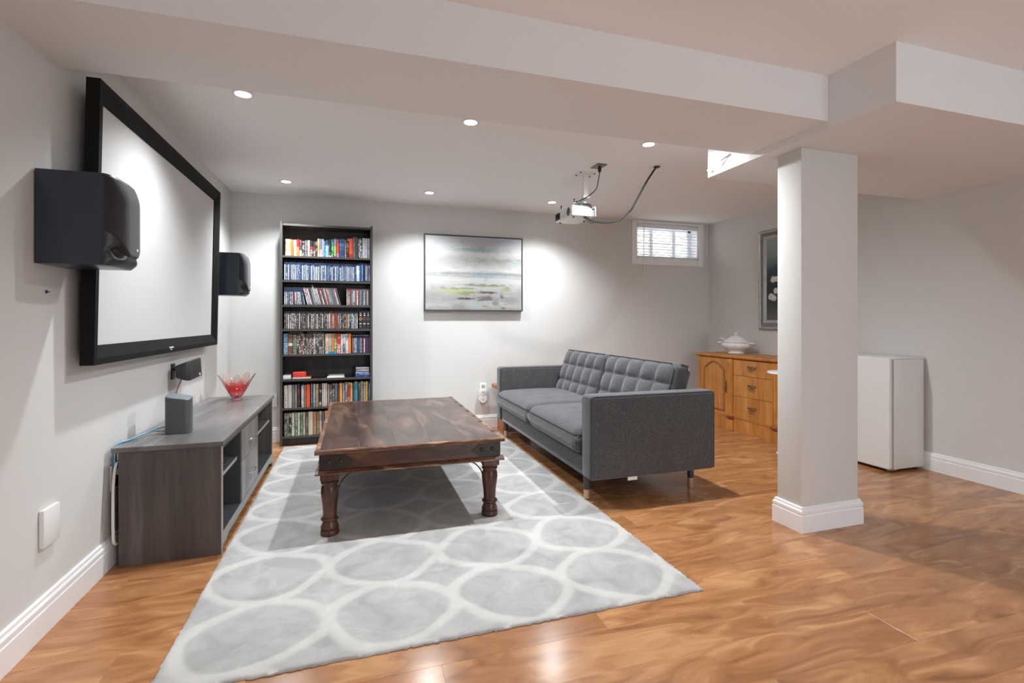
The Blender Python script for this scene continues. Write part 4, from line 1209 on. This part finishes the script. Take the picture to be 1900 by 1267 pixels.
# ---------------------------------------------------------------- landscape painting
def ell(g, X, Z, cx, cz, rx, rz, soft, nz, na):
    """soft ellipse with a ragged edge"""
    dx = g.math('DIVIDE', g.math('SUBTRACT', X, cx), rx)
    dz = g.math('DIVIDE', g.math('SUBTRACT', Z, cz), rz)
    r = g.math('SQRT', g.math('ADD', g.math('MULTIPLY', dx, dx), g.math('MULTIPLY', dz, dz)))
    r = g.math('ADD', r, g.math('MULTIPLY', g.math('SUBTRACT', nz, .5), na))
    return g.smooth(r, 1 + soft, 1 - soft)
def make_painting():
    x0, x1, z0, z1 = .668, 1.719, 1.229, 2.012
    t = thing('landscape_painting', ((x0 + x1) / 2, YB - .02, z0), 'large abstract grey landscape painting in a thin dark frame on the back wall', 'painting')
    m_fr = mat('dark_picture_frame', S2L(66, 60, 57), .45)
    F, ya, yb = .013, YB - .046, YB - .004
    for a in ((x0, x0 + F, z0, z1), (x1 - F, x1, z0, z1), (x0 + F, x1 - F, z0, z0 + F), (x0 + F, x1 - F, z1 - F, z1)):
        obj('frame_member', bx(a[0], a[1], ya, yb, a[2], a[3], .001, 1), m_fr, t)
    g = G('painted_canvas')
    co = g.coord()
    sep = g.n('ShaderNodeSeparateXYZ'); g.t.links.new(co, sep.inputs[0])
    W_, H_ = x1 - x0, z1 - z0
    X = g.math('ADD', g.math('DIVIDE', sep.outputs[0], W_), .5)
    Z = g.math('DIVIDE', sep.outputs[2], H_)
    st_ = g.noise(g.coord((3.0, 1, 16)), 1, 6, .62, .9)
    fi = g.noise(g.coord((9, 1, 46), loc=(3, 0, 1)), 1, 5, .65, .6)
    bl_ = g.noise(g.coord((5, 1, 7), loc=(8, 0, 2)), 1, 5, .6, .7)
    rag = g.noise(g.coord((16, 1, 40), loc=(1, 0, 5)), 1, 4, .65, .4)
    Zn = g.math('ADD', Z, g.math('MULTIPLY', g.math('SUBTRACT', st_, .5), .14))
    mixn = g.math('ADD', g.math('MULTIPLY', rag, .6), g.math('MULTIPLY', fi, .4))
    base = g.ramp(Zn, [(0, S2L(158, 158, 154)), (.08, S2L(196, 196, 192)), (.16, S2L(176, 174, 170)), (.25, S2L(186, 186, 182)), (.33, S2L(206, 206, 202)), (.42, S2L(222, 222, 218)), (.48, S2L(184, 184, 182)), (.54, S2L(228, 228, 225)), (.60, S2L(210, 210, 206)), (.68, S2L(186, 186, 182)), (.76, S2L(220, 220, 217)), (.86, S2L(206, 208, 211)), (.95, S2L(196, 198, 208)), (1, S2L(214, 216, 222))])
    c = g.mix(g.math('MULTIPLY', g.smooth(fi, .50, .72), .45), base, S2L(236, 236, 234))
    c = g.mix(g.math('MULTIPLY', g.smooth(bl_, .52, .72), .30), c, S2L(140, 142, 142))
    c = g.mix(g.math('MULTIPLY', ell(g, X, Z, .10, .90, .34, .22, .6, bl_, .6), .55), c, S2L(232, 233, 232))
    for (cx_, cz_, rx, rz, col, k, na) in (
            (.52, .815, .20, .022, (150, 182, 186), .8, 2.2), (.62, .47, .16, .024, (160, 192, 202), .85, 1.6), (.92, .64, .04, .035, (170, 200, 208), .7, 1.6), (.80, .50, .22, .012, (128, 134, 146), .6, 1.8), (.30, .495, .16, .014, (150, 152, 152), .6, 2.0),
            (.68, .68, .22, .025, (160, 158, 154), .6, 2.0), (.20, .66, .22, .05, (188, 188, 184), .5, 1.6), (.58, .345, .18, .014, (110, 118, 84), .75, 2.4), (.32, .265, .15, .034, (190, 200, 140), .85, 2.4), (.42, .235, .07, .022, (140, 156, 84), .8, 2.0), (.36, .300, .14, .010, (128, 134, 96), .6, 2.4), (.82, .30, .05, .022, (160, 172, 104), .85, 2.0), (.66, .335, .14, .012, (150, 160, 110), .6, 2.2),
            (.62, .248, .10, .012, (52, 46, 46), 1, 2.0), (.42, .165, .09, .010, (44, 40, 40), 1, 2.0), (.61, .165, .07, .030, (112, 94, 96), .95, 1.8), (.78, .200, .022, .022, (66, 58, 56), .9, 1.6), (.72, .11, .035, .030, (116, 132, 118), .8, 1.8), (.79, .042, .022, .016, (126, 104, 98), .9, 1.8), (.60, .070, .03, .010, (150, 112, 100), .8, 1.8), (.50, .07, .06, .05, (176, 190, 192), .6, 1.4), (.33, .055, .07, .04, (140, 140, 138), .6, 1.6), (.85, .14, .10, .04, (158, 150, 150), .6, 1.6), (.58, .02, .05, .012, (206, 160, 140), .5, 1.6)):
        c = g.mix(g.math('MULTIPLY', ell(g, X, Z, cx_, cz_, rx * 1.1, rz * 1.15, .55, mixn, na * 2.6), k * .85), c, S2L(*col))
    c = g.mix(1.0, c, (.70, .70, .70), 'MULTIPLY')
    g.bump(rag, .08, .002)
    m = g.out(c, .55)
    o = obj('canvas', bx(x0 + F + .0005, x1 - F - .0005, ya + .006, yb - .004, z0 + F + .0005, z1 - F - .0005), m, t, smooth=False)
make_painting()

# ---------------------------------------------------------------- flower painting in a rope-moulded silver frame
def make_flowers():
    y0, y1, z0, z1 = 3.50, 4.262, 1.034, 2.078
    xb = XR - .003
    t = thing('flower_painting', (xb, (y0 + y1) / 2, z0), 'dark painting of white flowers in a silver rope-moulded frame behind the pillar', 'painting')
    m_si = mat('antique_silver_frame', S2L(176, 176, 176), .38, .45, var=.25, vs=(14, 14, 14))
    m_rope = mat('dark_silver_rope', S2L(140, 139, 138), .32, .6)
    F = .10
    pf = [(0, 0), (0, .022), (.012, .034), (.030, .036), (.036, .026), (.066, .026), (.070, .030), (.084, .024), (F, .014), (F, 0)]
    def member(fn):
        bm = NB()
        A = [bm.verts.new(fn(a, d, 0)) for a, d in pf]; B = [bm.verts.new(fn(a, d, 1)) for a, d in pf]
        n = len(pf)
        for i in range(n): bm.faces.new((A[i], A[(i + 1) % n], B[(i + 1) % n], B[i]))
        bm.faces.new(A[::-1]); bm.faces.new(B)
        return obj('frame_member', bm, m_si, t, smooth=False)
    fm = [member(lambda a, d, e: (xb - d, y0 + a if e == 0 else y1 - a, z0 + a)), member(lambda a, d, e: (xb - d, y0 + a if e == 0 else y1 - a, z1 - a)),
          member(lambda a, d, e: (xb - d, y0 + a, z0 + a if e == 0 else z1 - a)), member(lambda a, d, e: (xb - d, y1 - a, z0 + a if e == 0 else z1 - a))]
    def rope(fm_, p, q):
        P, Q = Vector(p), Vector(q)
        L = (Q - P).length; d = (Q - P).normalized()
        nrm = Vector((-1, 0, 0)); side = d.cross(nrm)
        bm = NB(); n = int(L / .024)
        for k in range(n):
            c = P + d * (k + .5) * L / n
            rings = []
            for (tt, r) in ((-1, .002), (-.6, .008), (0, .011), (.6, .008), (1, .002)):
                cc = c + (d * .75 + side * .66) * tt * .020
                rings.append([bm.verts.new(cc + nrm * (r * .9 * math.sin(2 * PI * q_ / 6)) + d.cross(nrm).lerp(d, -.5).normalized() * 0 + (d * .66 - side * .75) * (r * math.cos(2 * PI * q_ / 6))) for q_ in range(6)])
            for A, B in zip(rings, rings[1:]):
                for q_ in range(6): bm.faces.new((A[q_], A[(q_ + 1) % 6], B[(q_ + 1) % 6], B[q_]))
            bm.faces.new(rings[0][::-1]); bm.faces.new(rings[-1])
        o = obj('rope_moulding', bm, m_rope, fm_, angle=60)
        o['kind'] = 'stuff'
    r = .051; xr = xb - .027
    rope(fm[0], (xr, y0 + r, z0 + r), (xr, y1 - r, z0 + r)); rope(fm[1], (xr, y0 + r, z1 - r), (xr, y1 - r, z1 - r))
    rope(fm[2], (xr, y0 + r, z0 + r), (xr, y0 + r, z1 - r)); rope(fm[3], (xr, y1 - r, z0 + r), (xr, y1 - r, z1 - r))
    g = G('flower_canvas')
    sep = g.n('ShaderNodeSeparateXYZ'); g.t.links.new(g.coord(), sep.inputs[0])
    W_, H_ = y1 - y0 - 2 * F, z1 - z0 - 2 * F
    X = g.math('SUBTRACT', .5, g.math('DIVIDE', sep.outputs[1], W_))
    Z = g.math('DIVIDE', g.math('SUBTRACT', sep.outputs[2], F), H_)
    n1 = g.noise(g.coord((4, 4, 4)), 1, 5, .6, .5)
    n2 = g.noise(g.coord((30, 30, 30)), 1, 3, .6)
    c = g.ramp(g.math('ADD', Z, g.math('MULTIPLY', g.math('SUBTRACT', n1, .5), .25)), [(0, S2L(96, 100, 96)), (.12, S2L(70, 76, 76)), (.35, S2L(34, 44, 50)), (.6, S2L(54, 70, 78)), (.8, S2L(116, 126, 128)), (1, S2L(140, 144, 142))])
    c = g.mix(ell(g, X, Z, .48, .42, .40, .26, .5, n1, 1.2), c, S2L(26, 36, 40))
    rf = random.Random(4)
    for (a, b, r_) in [(.15, .50, .055), (.22, .505, .05), (.10, .29, .06), (.17, .27, .05), (.21, .36, .05), (.36, .40, .08), (.5, .55, .085), (.62, .42, .08), (.48, .28, .08), (.74, .55, .07), (.7, .3, .07), (.86, .40, .06), (.36, .58, .06)]:
        c = g.mix(g.math('MULTIPLY', ell(g, X, Z, a, b, r_, r_ * W_ / H_, .3, n2, .9), .95), c, S2L(222, 220, 212))
        c = g.mix(g.math('MULTIPLY', ell(g, X, Z, a + .006, b - .006, r_ * .4, r_ * .4 * W_ / H_, .5, n2, 1.2), .6), c, S2L(168, 166, 150))
    m = g.out(c, .4)
    obj('canvas', bx(xb - .013, xb - .008, y0 + F - .004, y1 - F + .004, z0 + F - .004, z1 - F + .004), m, t, smooth=False)
make_flowers()

# ---------------------------------------------------------------- ceiling projector
def make_projector():
    m_body = mat('projector_shell', (.80, .79, .76), .38)
    m_vent = mat('projector_vent', S2L(52, 54, 58), .5)
    x0, x1, y0, y1, z0, z1 = 1.600, 1.812, 3.512, 3.850, 1.944, 2.028
    t = thing('projector', (1.705, 3.68, z0), 'white projector hanging under the ceiling on a white mount', 'projector')
    obj('shell', bx(x0, x1, y0, y1, z0, z1, .012, 3), m_body, t)
    obj('lower_seam', bx(x0 - .0006, x1 + .0006, y0 - .0006, y1 + .0006, z0 + .028, z0 + .0295), mat('seam_grey', S2L(150, 148, 144), .5), t, smooth=False)
    v = obj('lens_bay', bx(x0 - .0025, x0 + .002, 3.745, 3.838, z0 + .014, z1 - .014, .002, 1), m_vent, t)
    b2 = lathe(NB(), [(.024, 0), (.026, .006), (.020, .008), (.018, .003), (0, .004)], (0, 0, 0), 24)
    for q in b2.verts: q.co = Vector((x0 - .0025 - q.co.z, 3.79 + q.co.x, z0 + .043 + q.co.y))
    obj('lens', b2, mat('lens_glass', (.01, .012, .02), .05), v)
    gr = NB()
    for iy in range(7):
        for iz in range(7):
            if (iy - 3) ** 2 + (iz - 3) ** 2 <= 11:
                box(gr, x0 - .0016, x0 + .001, 3.545 + iy * .0095, 3.552 + iy * .0095, z0 + .010 + iz * .0092, z0 + .017 + iz * .0092)
    gr = obj('round_grille', gr, m_vent, t, smooth=False); gr['kind'] = 'stuff'
    obj('knob', lathe(NB(), [(0, 0), (.008, 0), (.008, .004), (0, .004)], (1.775, 3.511, z1 - .02), 12), m_vent, t) if False else None
    obj('port_screw', bx(1.776, 1.788, y0 - .0025, y0 + .001, z0 + .05, z0 + .062, .003, 2), m_vent, t)
    for (xx, yy2) in ((1.63, 3.545), (1.63, 3.81), (1.785, 3.68)):
        obj('foot', lathe(NB(), [(.006, -.010), (.007, -.004), (.007, .001)], (xx, yy2, z0), 10), m_vent, t)
    # mount
    mx, my = 1.765, 3.615
    pm = obj('ceiling_plate', bx(mx - .075, mx + .075, my - .055, my + .055, ZC - .006, ZC - .0005, .002, 1), m_white, t)
    for (sx, sy) in ((-1, -1), (1, -1), (-1, 1), (1, 1)):
        obj('screw', lathe(NB(), [(.007, -.004), (.007, 0)], (mx + sx * .06, my + sy * .042, ZC - .006), 10), m_dark_metal, pm)
    obj('pole', bx(mx - .020, mx + .020, my - .014, my + .014, 2.118, ZC - .0055, .003, 2), m_white, t)
    obj('bracket', bx(mx - .028, mx + .028, my - .022, my + .022, 2.108, 2.135, .003, 2), m_white, t)
    obj('swivel_ring', lathe(NB(), [(.058, 2.062), (.064, 2.066), (.064, 2.074), (.058, 2.078), (.018, 2.082), (.014, 2.108)], (mx - .01, my + .03, 0), 28), mat('mount_grey', S2L(170, 168, 164), .35, .4), t)
    for (tx, ty) in ((1.635, 3.545), (1.635, 3.80), (1.79, 3.76)):
        a = obj('mount_arm', tube(NB(), [(mx - .01, my + .03, 2.066), ((mx + tx) / 2, (my + ty) / 2, 2.062), (tx, ty, 2.050), (tx, ty, z1 - .001)], .0055, 8, 4), m_white, t)
        obj('arm_screw', lathe(NB(), [(.004, 0), (.004, .028), (.007, .03), (.007, .036)], (tx, ty, 2.045), 10), m_dark_metal, a)
make_projector()
pp = thing('ceiling_outlet', (1.772, 3.398, ZC), 'grey metal outlet plate on the ceiling above the projector', 'outlet')
obj('plate', bx(1.730, 1.814, 3.338, 3.459, ZC - .006, ZC - .0005, .002, 1), mat('steel_plate', S2L(128, 124, 121), .4, .6), pp)
obj('socket', bx(1.752, 1.792, 3.365, 3.432, ZC - .0075, ZC - .0055), mat('socket_grey', S2L(170, 165, 160), .5), pp, smooth=False)
tc = thing('projector_cable', (1.77, 3.37, 2.25), 'thin black power cord plugged into the grey ceiling plate above the projector', 'cable')
obj('plug', lathe(NB(), [(.008, 2.255), (.013, 2.268), (.013, 2.300)], (1.772, 3.385, 0), 12), m_rubber, tc)
obj('cord', tube(NB(), [(1.772, 3.385, 2.26), (1.772, 3.392, 2.235), (1.770, 3.400, 2.20), (1.764, 3.420, 2.142), (1.735, 3.44, 2.105), (1.695, 3.470, 2.075), (1.650, 3.495, 2.052), (1.625, 3.500, 2.046), (1.68, 3.498, 2.036), (1.74, 3.498, 2.026), (1.775, 3.5075, 2.010)], .0036, 8, 6), m_rubber, tc)
pp = thing('ceiling_cable_plate', (2.20, 3.267, ZC), 'white cable pass-through plate in the ceiling right of the projector', 'wall plate')
obj('plate', bx(2.157, 2.238, 3.216, 3.318, ZC - .006, ZC - .0005, .002, 1), m_white, pp)
obj('bushing', lathe(NB(), [(.020, -.014), (.024, -.010), (.026, -.006)], (2.195, 3.267, ZC), 16), m_rubber, pp)
tag(obj('signal_cable', tube(NB(), [(2.193, 3.268, 2.300), (2.175, 3.28, 2.272), (2.128, 3.30, 2.192), (2.082, 3.34, 2.085), (2.046, 3.37, 2.000), (2.027, 3.39, 1.972), (1.978, 3.42, 1.925), (1.912, 3.45, 1.899), (1.836, 3.48, 1.897), (1.775, 3.50, 1.908), (1.735, 3.515, 1.930), (1.72, 3.530, 1.9435)], .0075, 8, 6), m_rubber), 'thick black cable looping from the ceiling plate to the projector', 'cable')
tag(obj('short_cable', tube(NB(), [(1.690, 3.504, 2.034), (1.735, 3.50, 2.036), (1.778, 3.494, 2.012), (1.785, 3.493, 1.96), (1.778, 3.493, 1.905), (1.768, 3.495, 1.888), (1.735, 3.505, 1.905), (1.705, 3.53, 1.9435)], .0034, 8, 6), m_rubber), 'short black cable bent round the corner of the projector', 'cable')

# ---------------------------------------------------------------- sideboard
def make_sideboard():
    m_oak = wood('honey_oak', [(.22, S2L(150, 90, 36)), (.45, S2L(186, 122, 56)), (.62, S2L(204, 142, 74)), (.8, S2L(222, 168, 98))], (5, 9, 1.5), .38, .9, .06, detail=6, fine=(70, 90, 7))
    m_oakd = wood('dark_oak_moulding', [(.3, S2L(112, 62, 28)), (.7, S2L(172, 108, 54))], (20, 14, 5), .35, .5)
    m_brass = mat('antique_brass', S2L(150, 128, 92), .32, .9, var=.4, vs=(60, 60, 60))
    xf, xb = 3.712, 4.128
    ya, yb = 3.12, 4.712
    t = thing('sideboard', (3.92, 3.92, 0), 'honey oak sideboard with arched panel door and drawers behind the pillar', 'sideboard')
    obj('carcass', bx(xf + .014, xb, ya + .004, yb - .004, .02, .735, .001, 1), m_oak, t)
    # top with an ogee edge
    pf = [(0, .744), (-.006, .748), (-.010, .756), (-.010, .764), (-.004, .7705), (.02, .772)]
    bm = poly(NB(), [(xf - .022 + a, b) for a, b in pf] + [(xb + .004, .772), (xb + .004, .7355), (xf + .0, .7355)], 'y', ya - .022, yb + .022)
    obj('top', bm, m_oak, t, angle=50)
    # plinth
    obj('plinth', bx(xf + .002, xf + .0135, ya + .005, yb - .005, 0, .128, .001, 1), m_oak, t)
    obj('plinth_moulding', bx(xf - .003, xf + .0135, ya + .005, yb - .005, .1285, .140, .003, 2), m_oak, t)
    # fluted pilasters
    for y0, y1, out in ((4.662, 4.708, .0), (4.168, 4.240, .016), (3.590, 3.662, .016), (3.124, 3.170, .0)):
        p = obj('pilaster', bx(xf - out + .001, xf + .0135, y0, y1, .1405, .7345, .002, 1), m_oak, t)
        n = 3
        for k in range(n):
            yc = y0 + (y1 - y0) * (k + .5) / n
            w = (y1 - y0) / n * .3
            bmf = NB()
            lathe(bmf, [(w, .17), (w, .70)], (xf - out + .001, yc, 0), 8)
            obj('flute', bmf, m_oak, p)
        if out:
            obj('corbel', poly(NB(), [(xf - .030, .150), (xf - .034, .140), (xf - .026, .118), (xf - .0035, .110), (xf - .0035, .150)], 'y', y0 - .006, y1 + .006), m_oakd, p)
        b = obj('plinth_block', bx(xf - .018 if out else xf - .006, xf + .0015, y0 - .004, y1 + .004, 0, .1095 if out else .128, .002, 1), m_oak, t)
    def panel_door(y0, y1, hinge):
        d = obj('door', bx(xf - .004, xf + .0138, y0 + .002, y1 - .002, .1415, .733, .002, 1), m_oak, t)
        a, b = y0 + .055, y1 - .055
        m_ = (a + b) / 2; hw = (b - a) / 2
        path = [(a, .185), (a, .60)]
        arch = []
        for q in range(0, 17):
            s_ = q / 16 * 2 - 1
            z = .615 + .075 * (math.cos(PI * s_ * .5) ** 1.2) + (.0)
            arch.append((m_ + hw * s_, z))
        pts = [(xf - .004, a, .185), (xf - .004, a, .40)] + [(xf - .004, yy_, zz_) for yy_, zz_ in arch] + [(xf - .004, b, .40), (xf - .004, b, .185), (xf - .004, a, .185)]
        bm2 = NB(); tube(bm2, pts, .0105, 8, 1)
        for v in bm2.verts: v.co.x = xf - .004 + (v.co.x - xf + .004) * .9
        obj('arched_moulding', bm2, m_oakd, d)
        ring = [(a + .012, .197)] + [(m_ + (hw - .012) * (q / 16 * 2 - 1), .600 + .072 * math.cos(PI * (q / 16 * 2 - 1) * .5) ** 1.2) for q in range(17)] + [(b - .012, .197)]
        obj('raised_panel', poly(NB(), ring, 'x', xf - .0085, xf - .0035), m_oak, d, smooth=False)
        yh = y0 + .028 if hinge else y1 - .028
        obj('handle', tube(NB(), [(xf - .006, yh, .395), (xf - .020, yh, .402), (xf - .022, yh, .43), (xf - .026, yh, .44), (xf - .022, yh, .45), (xf - .020, yh, .478), (xf - .006, yh, .485)], lambda q: .0045 + .003 * math.sin(PI * q) ** 6, 8, 4), m_brass, d)
        obj('handle_plate', bx(xf - .0065, xf - .0035, yh - .009, yh + .009, .372, .508, .002, 2), m_brass, d)
    panel_door(4.2405, 4.6615, True)
    panel_door(3.1705, 3.5895, False)
    for z0, z1, big in ((.1415, .364, 1), (.3655, .575, 1), (.5765, .733, 1)):
        d = obj('drawer', bx(xf - .004, xf + .0138, 3.664, 4.166, z0, z1 - .0015, .002, 1), m_oak, t)
        yc, zc = 3.915, (z0 + z1) / 2 + .006
        bmp = poly(NB(), [(yc + q[0], zc + q[1]) for q in ((-.055, .010), (-.050, .022), (-.036, .014), (-.016, .016), (0, .024), (.016, .016), (.036, .014), (.050, .022), (.055, .010), (.040, -.006), (.020, -.014), (0, -.020), (-.020, -.014), (-.040, -.006))], 'x', xf - .0068, xf - .0042)
        obj('handle_plate', bmp, m_brass, d, smooth=False)
        obj('handle', tube(NB(), [(xf - .007, yc - .040, zc + .008), (xf - .018, yc - .041, zc + .006), (xf - .024, yc - .036, zc - .012), (xf - .026, yc - .016, zc - .020), (xf - .026, yc + .016, zc - .020), (xf - .024, yc + .036, zc - .012), (xf - .018, yc + .041, zc + .006), (xf - .007, yc + .040, zc + .008)], .0042, 8, 4), m_brass, d)
make_sideboard()

def make_tureen():
    m_cer = mat('white_ceramic', (.80, .80, .79), .18, bump=.05, bs=60)
    cx_, cy_, z0 = 3.93, 4.375, .7722
    t = thing('soup_tureen', (cx_, cy_, z0), 'white lidded ceramic soup tureen standing on the oak sideboard', 'tureen')
    ang = math.atan2(-.89, .45)
    ca, sa = math.cos(ang), math.sin(ang)
    def place(bm):
        for v in bm.verts:
            X, Y = v.co.x, v.co.y
            v.co.x = cx_ + X * ca - Y * sa; v.co.y = cy_ + X * sa + Y * ca
        return bm
    sx, sy = 1.0, .74
    def ribs(bm, amp, zlo, zhi):
        for v in bm.verts:
            if zlo < v.co.z < zhi:
                th = math.atan2(v.co.y / sy, v.co.x / sx)
                k = 1 + amp * math.cos(16 * th) * math.sin(PI * (v.co.z - zlo) / (zhi - zlo))
                v.co.x *= k; v.co.y *= k
        return bm
    prof = [(.078, 0), (.088, .003), (.090, .009), (.078, .016), (.066, .024), (.070, .032), (.100, .044), (.130, .062), (.146, .082), (.148, .098), (.142, .108), (.140, .116), (.146, .122), (.141, .124), (.130, .118)]
    obj('bowl', place(ribs(lathe(NB(), prof, (0, 0, z0), 64, sx, sy), .03, z0 + .035, z0 + .115)), m_cer, t, angle=60)
    lid = [(.143, .1245), (.146, .128), (.136, .134), (.112, .146), (.082, .166), (.052, .186), (.030, .194), (.020, .197)]
    l = obj('lid', place(ribs(lathe(NB(), lid, (0, 0, z0), 64, sx, sy), .03, z0 + .13, z0 + .195)), m_cer, t, angle=60)
    obj('finial', place(lathe(NB(), [(.014, .197), (.010, .203), (.016, .212), (.019, .220), (.014, .228), (.006, .233), (0, .234)], (0, 0, z0), 20)), m_cer, l)
    for s in (1, -1):
        pts = [(s * .138, -.022, z0 + .112), (s * .168, -.026, z0 + .118), (s * .186, -.012, z0 + .112), (s * .188, .010, z0 + .108), (s * .168, .024, z0 + .100), (s * .138, .022, z0 + .094)]
        obj('handle', place(tube(NB(), pts, .010, 10, 5)), m_cer, t)
    obj('ladle_handle', place(tube(NB(), [(-.118, .05, z0 + .128), (-.150, .065, z0 + .146), (-.185, .08, z0 + .158), (-.205, .09, z0 + .158), (-.216, .095, z0 + .150)], lambda q: .006 + .003 * q, 10, 5)), m_cer, t)
make_tureen()

rt = thing('pedestal_stand', (3.479, 3.302, 0), 'small white round-topped pedestal stand peeking out from behind the pillar', 'stand')
obj('tabletop', lathe(NB(), [(.120, .676), (.138, .682), (.140, .690), (.136, .698), (.10, .700), (0, .700)], (3.479, 3.302, 0), 40), m_white, rt, angle=50)
obj('pedestal', lathe(NB(), [(.026, .02), (.020, .10), (.018, .40), (.022, .60), (.040, .66), (.060, .6755)], (3.479, 3.302, 0), 24), m_white, rt)
obj('base', lathe(NB(), [(.066, 0), (.068, .006), (.062, .012), (.04, .022), (.026, .03)], (3.479, 3.302, 0), 32), m_white, rt)

def make_fridge():
    m_fr = mat('white_fridge_enamel', (.74, .74, .73), .32, bump=.03, bs=300)
    m_gap = mat('fridge_gasket', S2L(120, 120, 118), .6)
    t = thing('mini_fridge', (3.95, 2.87, 0), 'small white bar fridge standing against the wall behind the pillar', 'fridge')
    y0, y1, xf, xb, z0, z1 = 2.646, 3.095, 3.762, 4.128, .022, .853
    obj('body', bx(xf + .048, xb, y0, y1, z0, z1 - .012, .004, 2), m_fr, t)
    obj('top', bx(xf + .046, xb, y0 - .001, y1 + .001, z1 - .0118, z1, .004, 2), m_fr, t)
    obj('gasket', bx(xf + .0415, xf + .0478, y0 + .006, y1 - .006, z0 + .01, z1 - .016), m_gap, t, smooth=False)
    d = obj('door', bx(xf, xf + .041, y0, y1, z0, z1 - .002, .012, 4), m_fr, t)
    obj('top_cap', bx(xf + .001, xf + .0405, y0 + .001, y1 - .001, z1 - .026, z1 - .0245), m_gap, d, smooth=False) if False else None
    obj('hinge', bx(xf + .01, xf + .10, y0 + .004, y0 + .03, z0 - .008, z0 - .001, .002, 1), mat('hinge_steel', S2L(150, 146, 140), .4, .6), t)
    for xx in (xf + .03, xb - .05):
        for yy_ in (y0 + .03, y1 - .03):
            obj('foot', lathe(NB(), [(.014, 0), (.015, .004), (.010, .013)], (xx, yy_, 0), 14), m_rubber, t)
make_fridge()

# ---------------------------------------------------------------- small wall fittings and cords
t = thing('blank_cover_plate', (XL, 2.24, .31), 'white blank cover plate on the wall near the console end', 'wall plate')
obj('plate', bx(XL + .0005, XL + .017, 2.196, 2.300, .310, .446, .003, 2), m_white, t)
t = thing('wall_outlet', (XL, 2.78, .34), 'white wall outlet box half hidden behind the media console', 'outlet')
obj('plate', bx(XL + .0005, XL + .008, 2.736, 2.830, .338, .456, .002, 1), m_white, t)
obj('socket', bx(XL + .0078, XL + .0105, 2.757, 2.809, .352, .442, .001, 1), mat('socket_brown', S2L(70, 56, 48), .5), t)
t = thing('power_adapter', (XL + .03, 2.79, .40), 'white plug and cord in the outlet behind the media console', 'cable')
obj('plug', bx(XL + .0108, XL + .034, 2.770, 2.800, .405, .437, .003, 1), m_white, t)
obj('cord', tube(NB(), [(XL + .033, 2.785, .43), (XL + .036, 2.765, .462), (XL + .030, 2.735, .47), (XL + .026, 2.72, .44), (XL + .024, 2.71, .36), (XL + .030, 2.692, .26), (XL + .034, 2.684, .17), (XL + .034, 2.690, .12), (XL + .034, 2.73, .10), (XL + .034, 2.80, .11)], .0062, 8, 5), m_white, t)
t = thing('wall_outlet', (-.735, YB, .33), 'white outlet on the back wall between console and bookcase', 'outlet')
obj('plate', bx(-.765, -.690, YB - .008, YB - .0005, .325, .440, .002, 1), m_white, t)
obj('socket', bx(-.745, -.710, YB - .0095, YB - .0078, .345, .42), mat('socket_white', (.7, .7, .68), .4), t, smooth=False)

def make_remote():
    t = thing('wall_remote', (1.285, YB, .26), 'white remote control in a wall cradle left of the sofa', 'remote control')
    def shape(x0, x1, z0, z1):
        r = (x1 - x0) / 2; m_ = (x0 + x1) / 2
        return [(m_ + r * math.cos(PI + PI * q / 12), z0 + r + r * math.sin(PI + PI * q / 12)) for q in range(13)] + [(x1, z1), (x0, z1)]
    obj('cradle', poly(NB(), shape(1.244, 1.326, .268, .40), 'y', YB - .022, YB - .0005), m_white, t, angle=50)
    r_ = obj('handset', bx(1.250, 1.320, YB - .034, YB - .0225, .262 + .03, .478, .006, 2), m_white, t)
    b = NB(); lathe(b, [(.041, 0), (.041, .010), (.036, .014), (0, .014)], (0, 0, 0), 24)
    for v in b.verts: v.co = Vector((1.285 + v.co.x, YB - .022 - v.co.z, .305 + v.co.y))
    obj('round_button_pad', b, m_white, r_)
    mg = mat('button_grey', S2L(176, 178, 180), .5)
    obj('display', bx(1.266, 1.304, YB - .0352, YB - .0338, .425, .458), mg, r_, smooth=False)
    for zc in (.385, .350, .305):
        obj('button', bx(1.277, 1.293, YB - .0375, YB - .0335, zc - .006, zc + .006, .002, 1), mg, r_)
make_remote()
t = thing('wall_anchor', (XL, 2.243, 1.233), 'tiny blue wall anchor left in the wall below the near loudspeaker', 'wall anchor')
b = lathe(NB(), [(.007, 0), (.007, .002), (.004, .0035), (.003, .001), (0, .001)], (0, 0, 0), 12)
for v in b.verts: v.co = Vector((XL + .0005 + v.co.z, 2.243 + v.co.x, 1.233 + v.co.y))
obj('collar', b, mat('blue_plastic', S2L(60, 70, 130), .5), t)
obj('pin', bx(XL + .001, XL + .012, 2.2415, 2.2445, 1.2315, 1.2345), m_dark_metal, t, smooth=False)
t = thing('loose_wire', (2.176, 2.49, 2.137), 'loose twin wire end poking out of the bulkhead side by the pillar', 'wire')
mw = mat('wire_sheath', S2L(176, 158, 148), .5)
obj('strand', tube(NB(), [(2.178, 2.478, 2.138), (2.165, 2.52, 2.128), (2.158, 2.56, 2.106), (2.158, 2.60, 2.092), (2.160, 2.64, 2.092)], .0022, 6, 4), mw, t)
obj('strand', tube(NB(), [(2.178, 2.480, 2.136), (2.162, 2.54, 2.118), (2.160, 2.58, 2.104), (2.162, 2.62, 2.096), (2.160, 2.642, 2.094)], .0018, 6, 4), mw, t)
obj('connector', bx(2.155, 2.166, 2.638, 2.655, 2.086, 2.098, .002, 1), m_white, t)
obj('hole_ring', tube(NB(), [(2.1775, 2.478 + .008 * math.cos(q / 8 * 2 * PI), 2.137 + .008 * math.sin(q / 8 * 2 * PI)) for q in range(9)], .0025, 6, 1), mw, t)
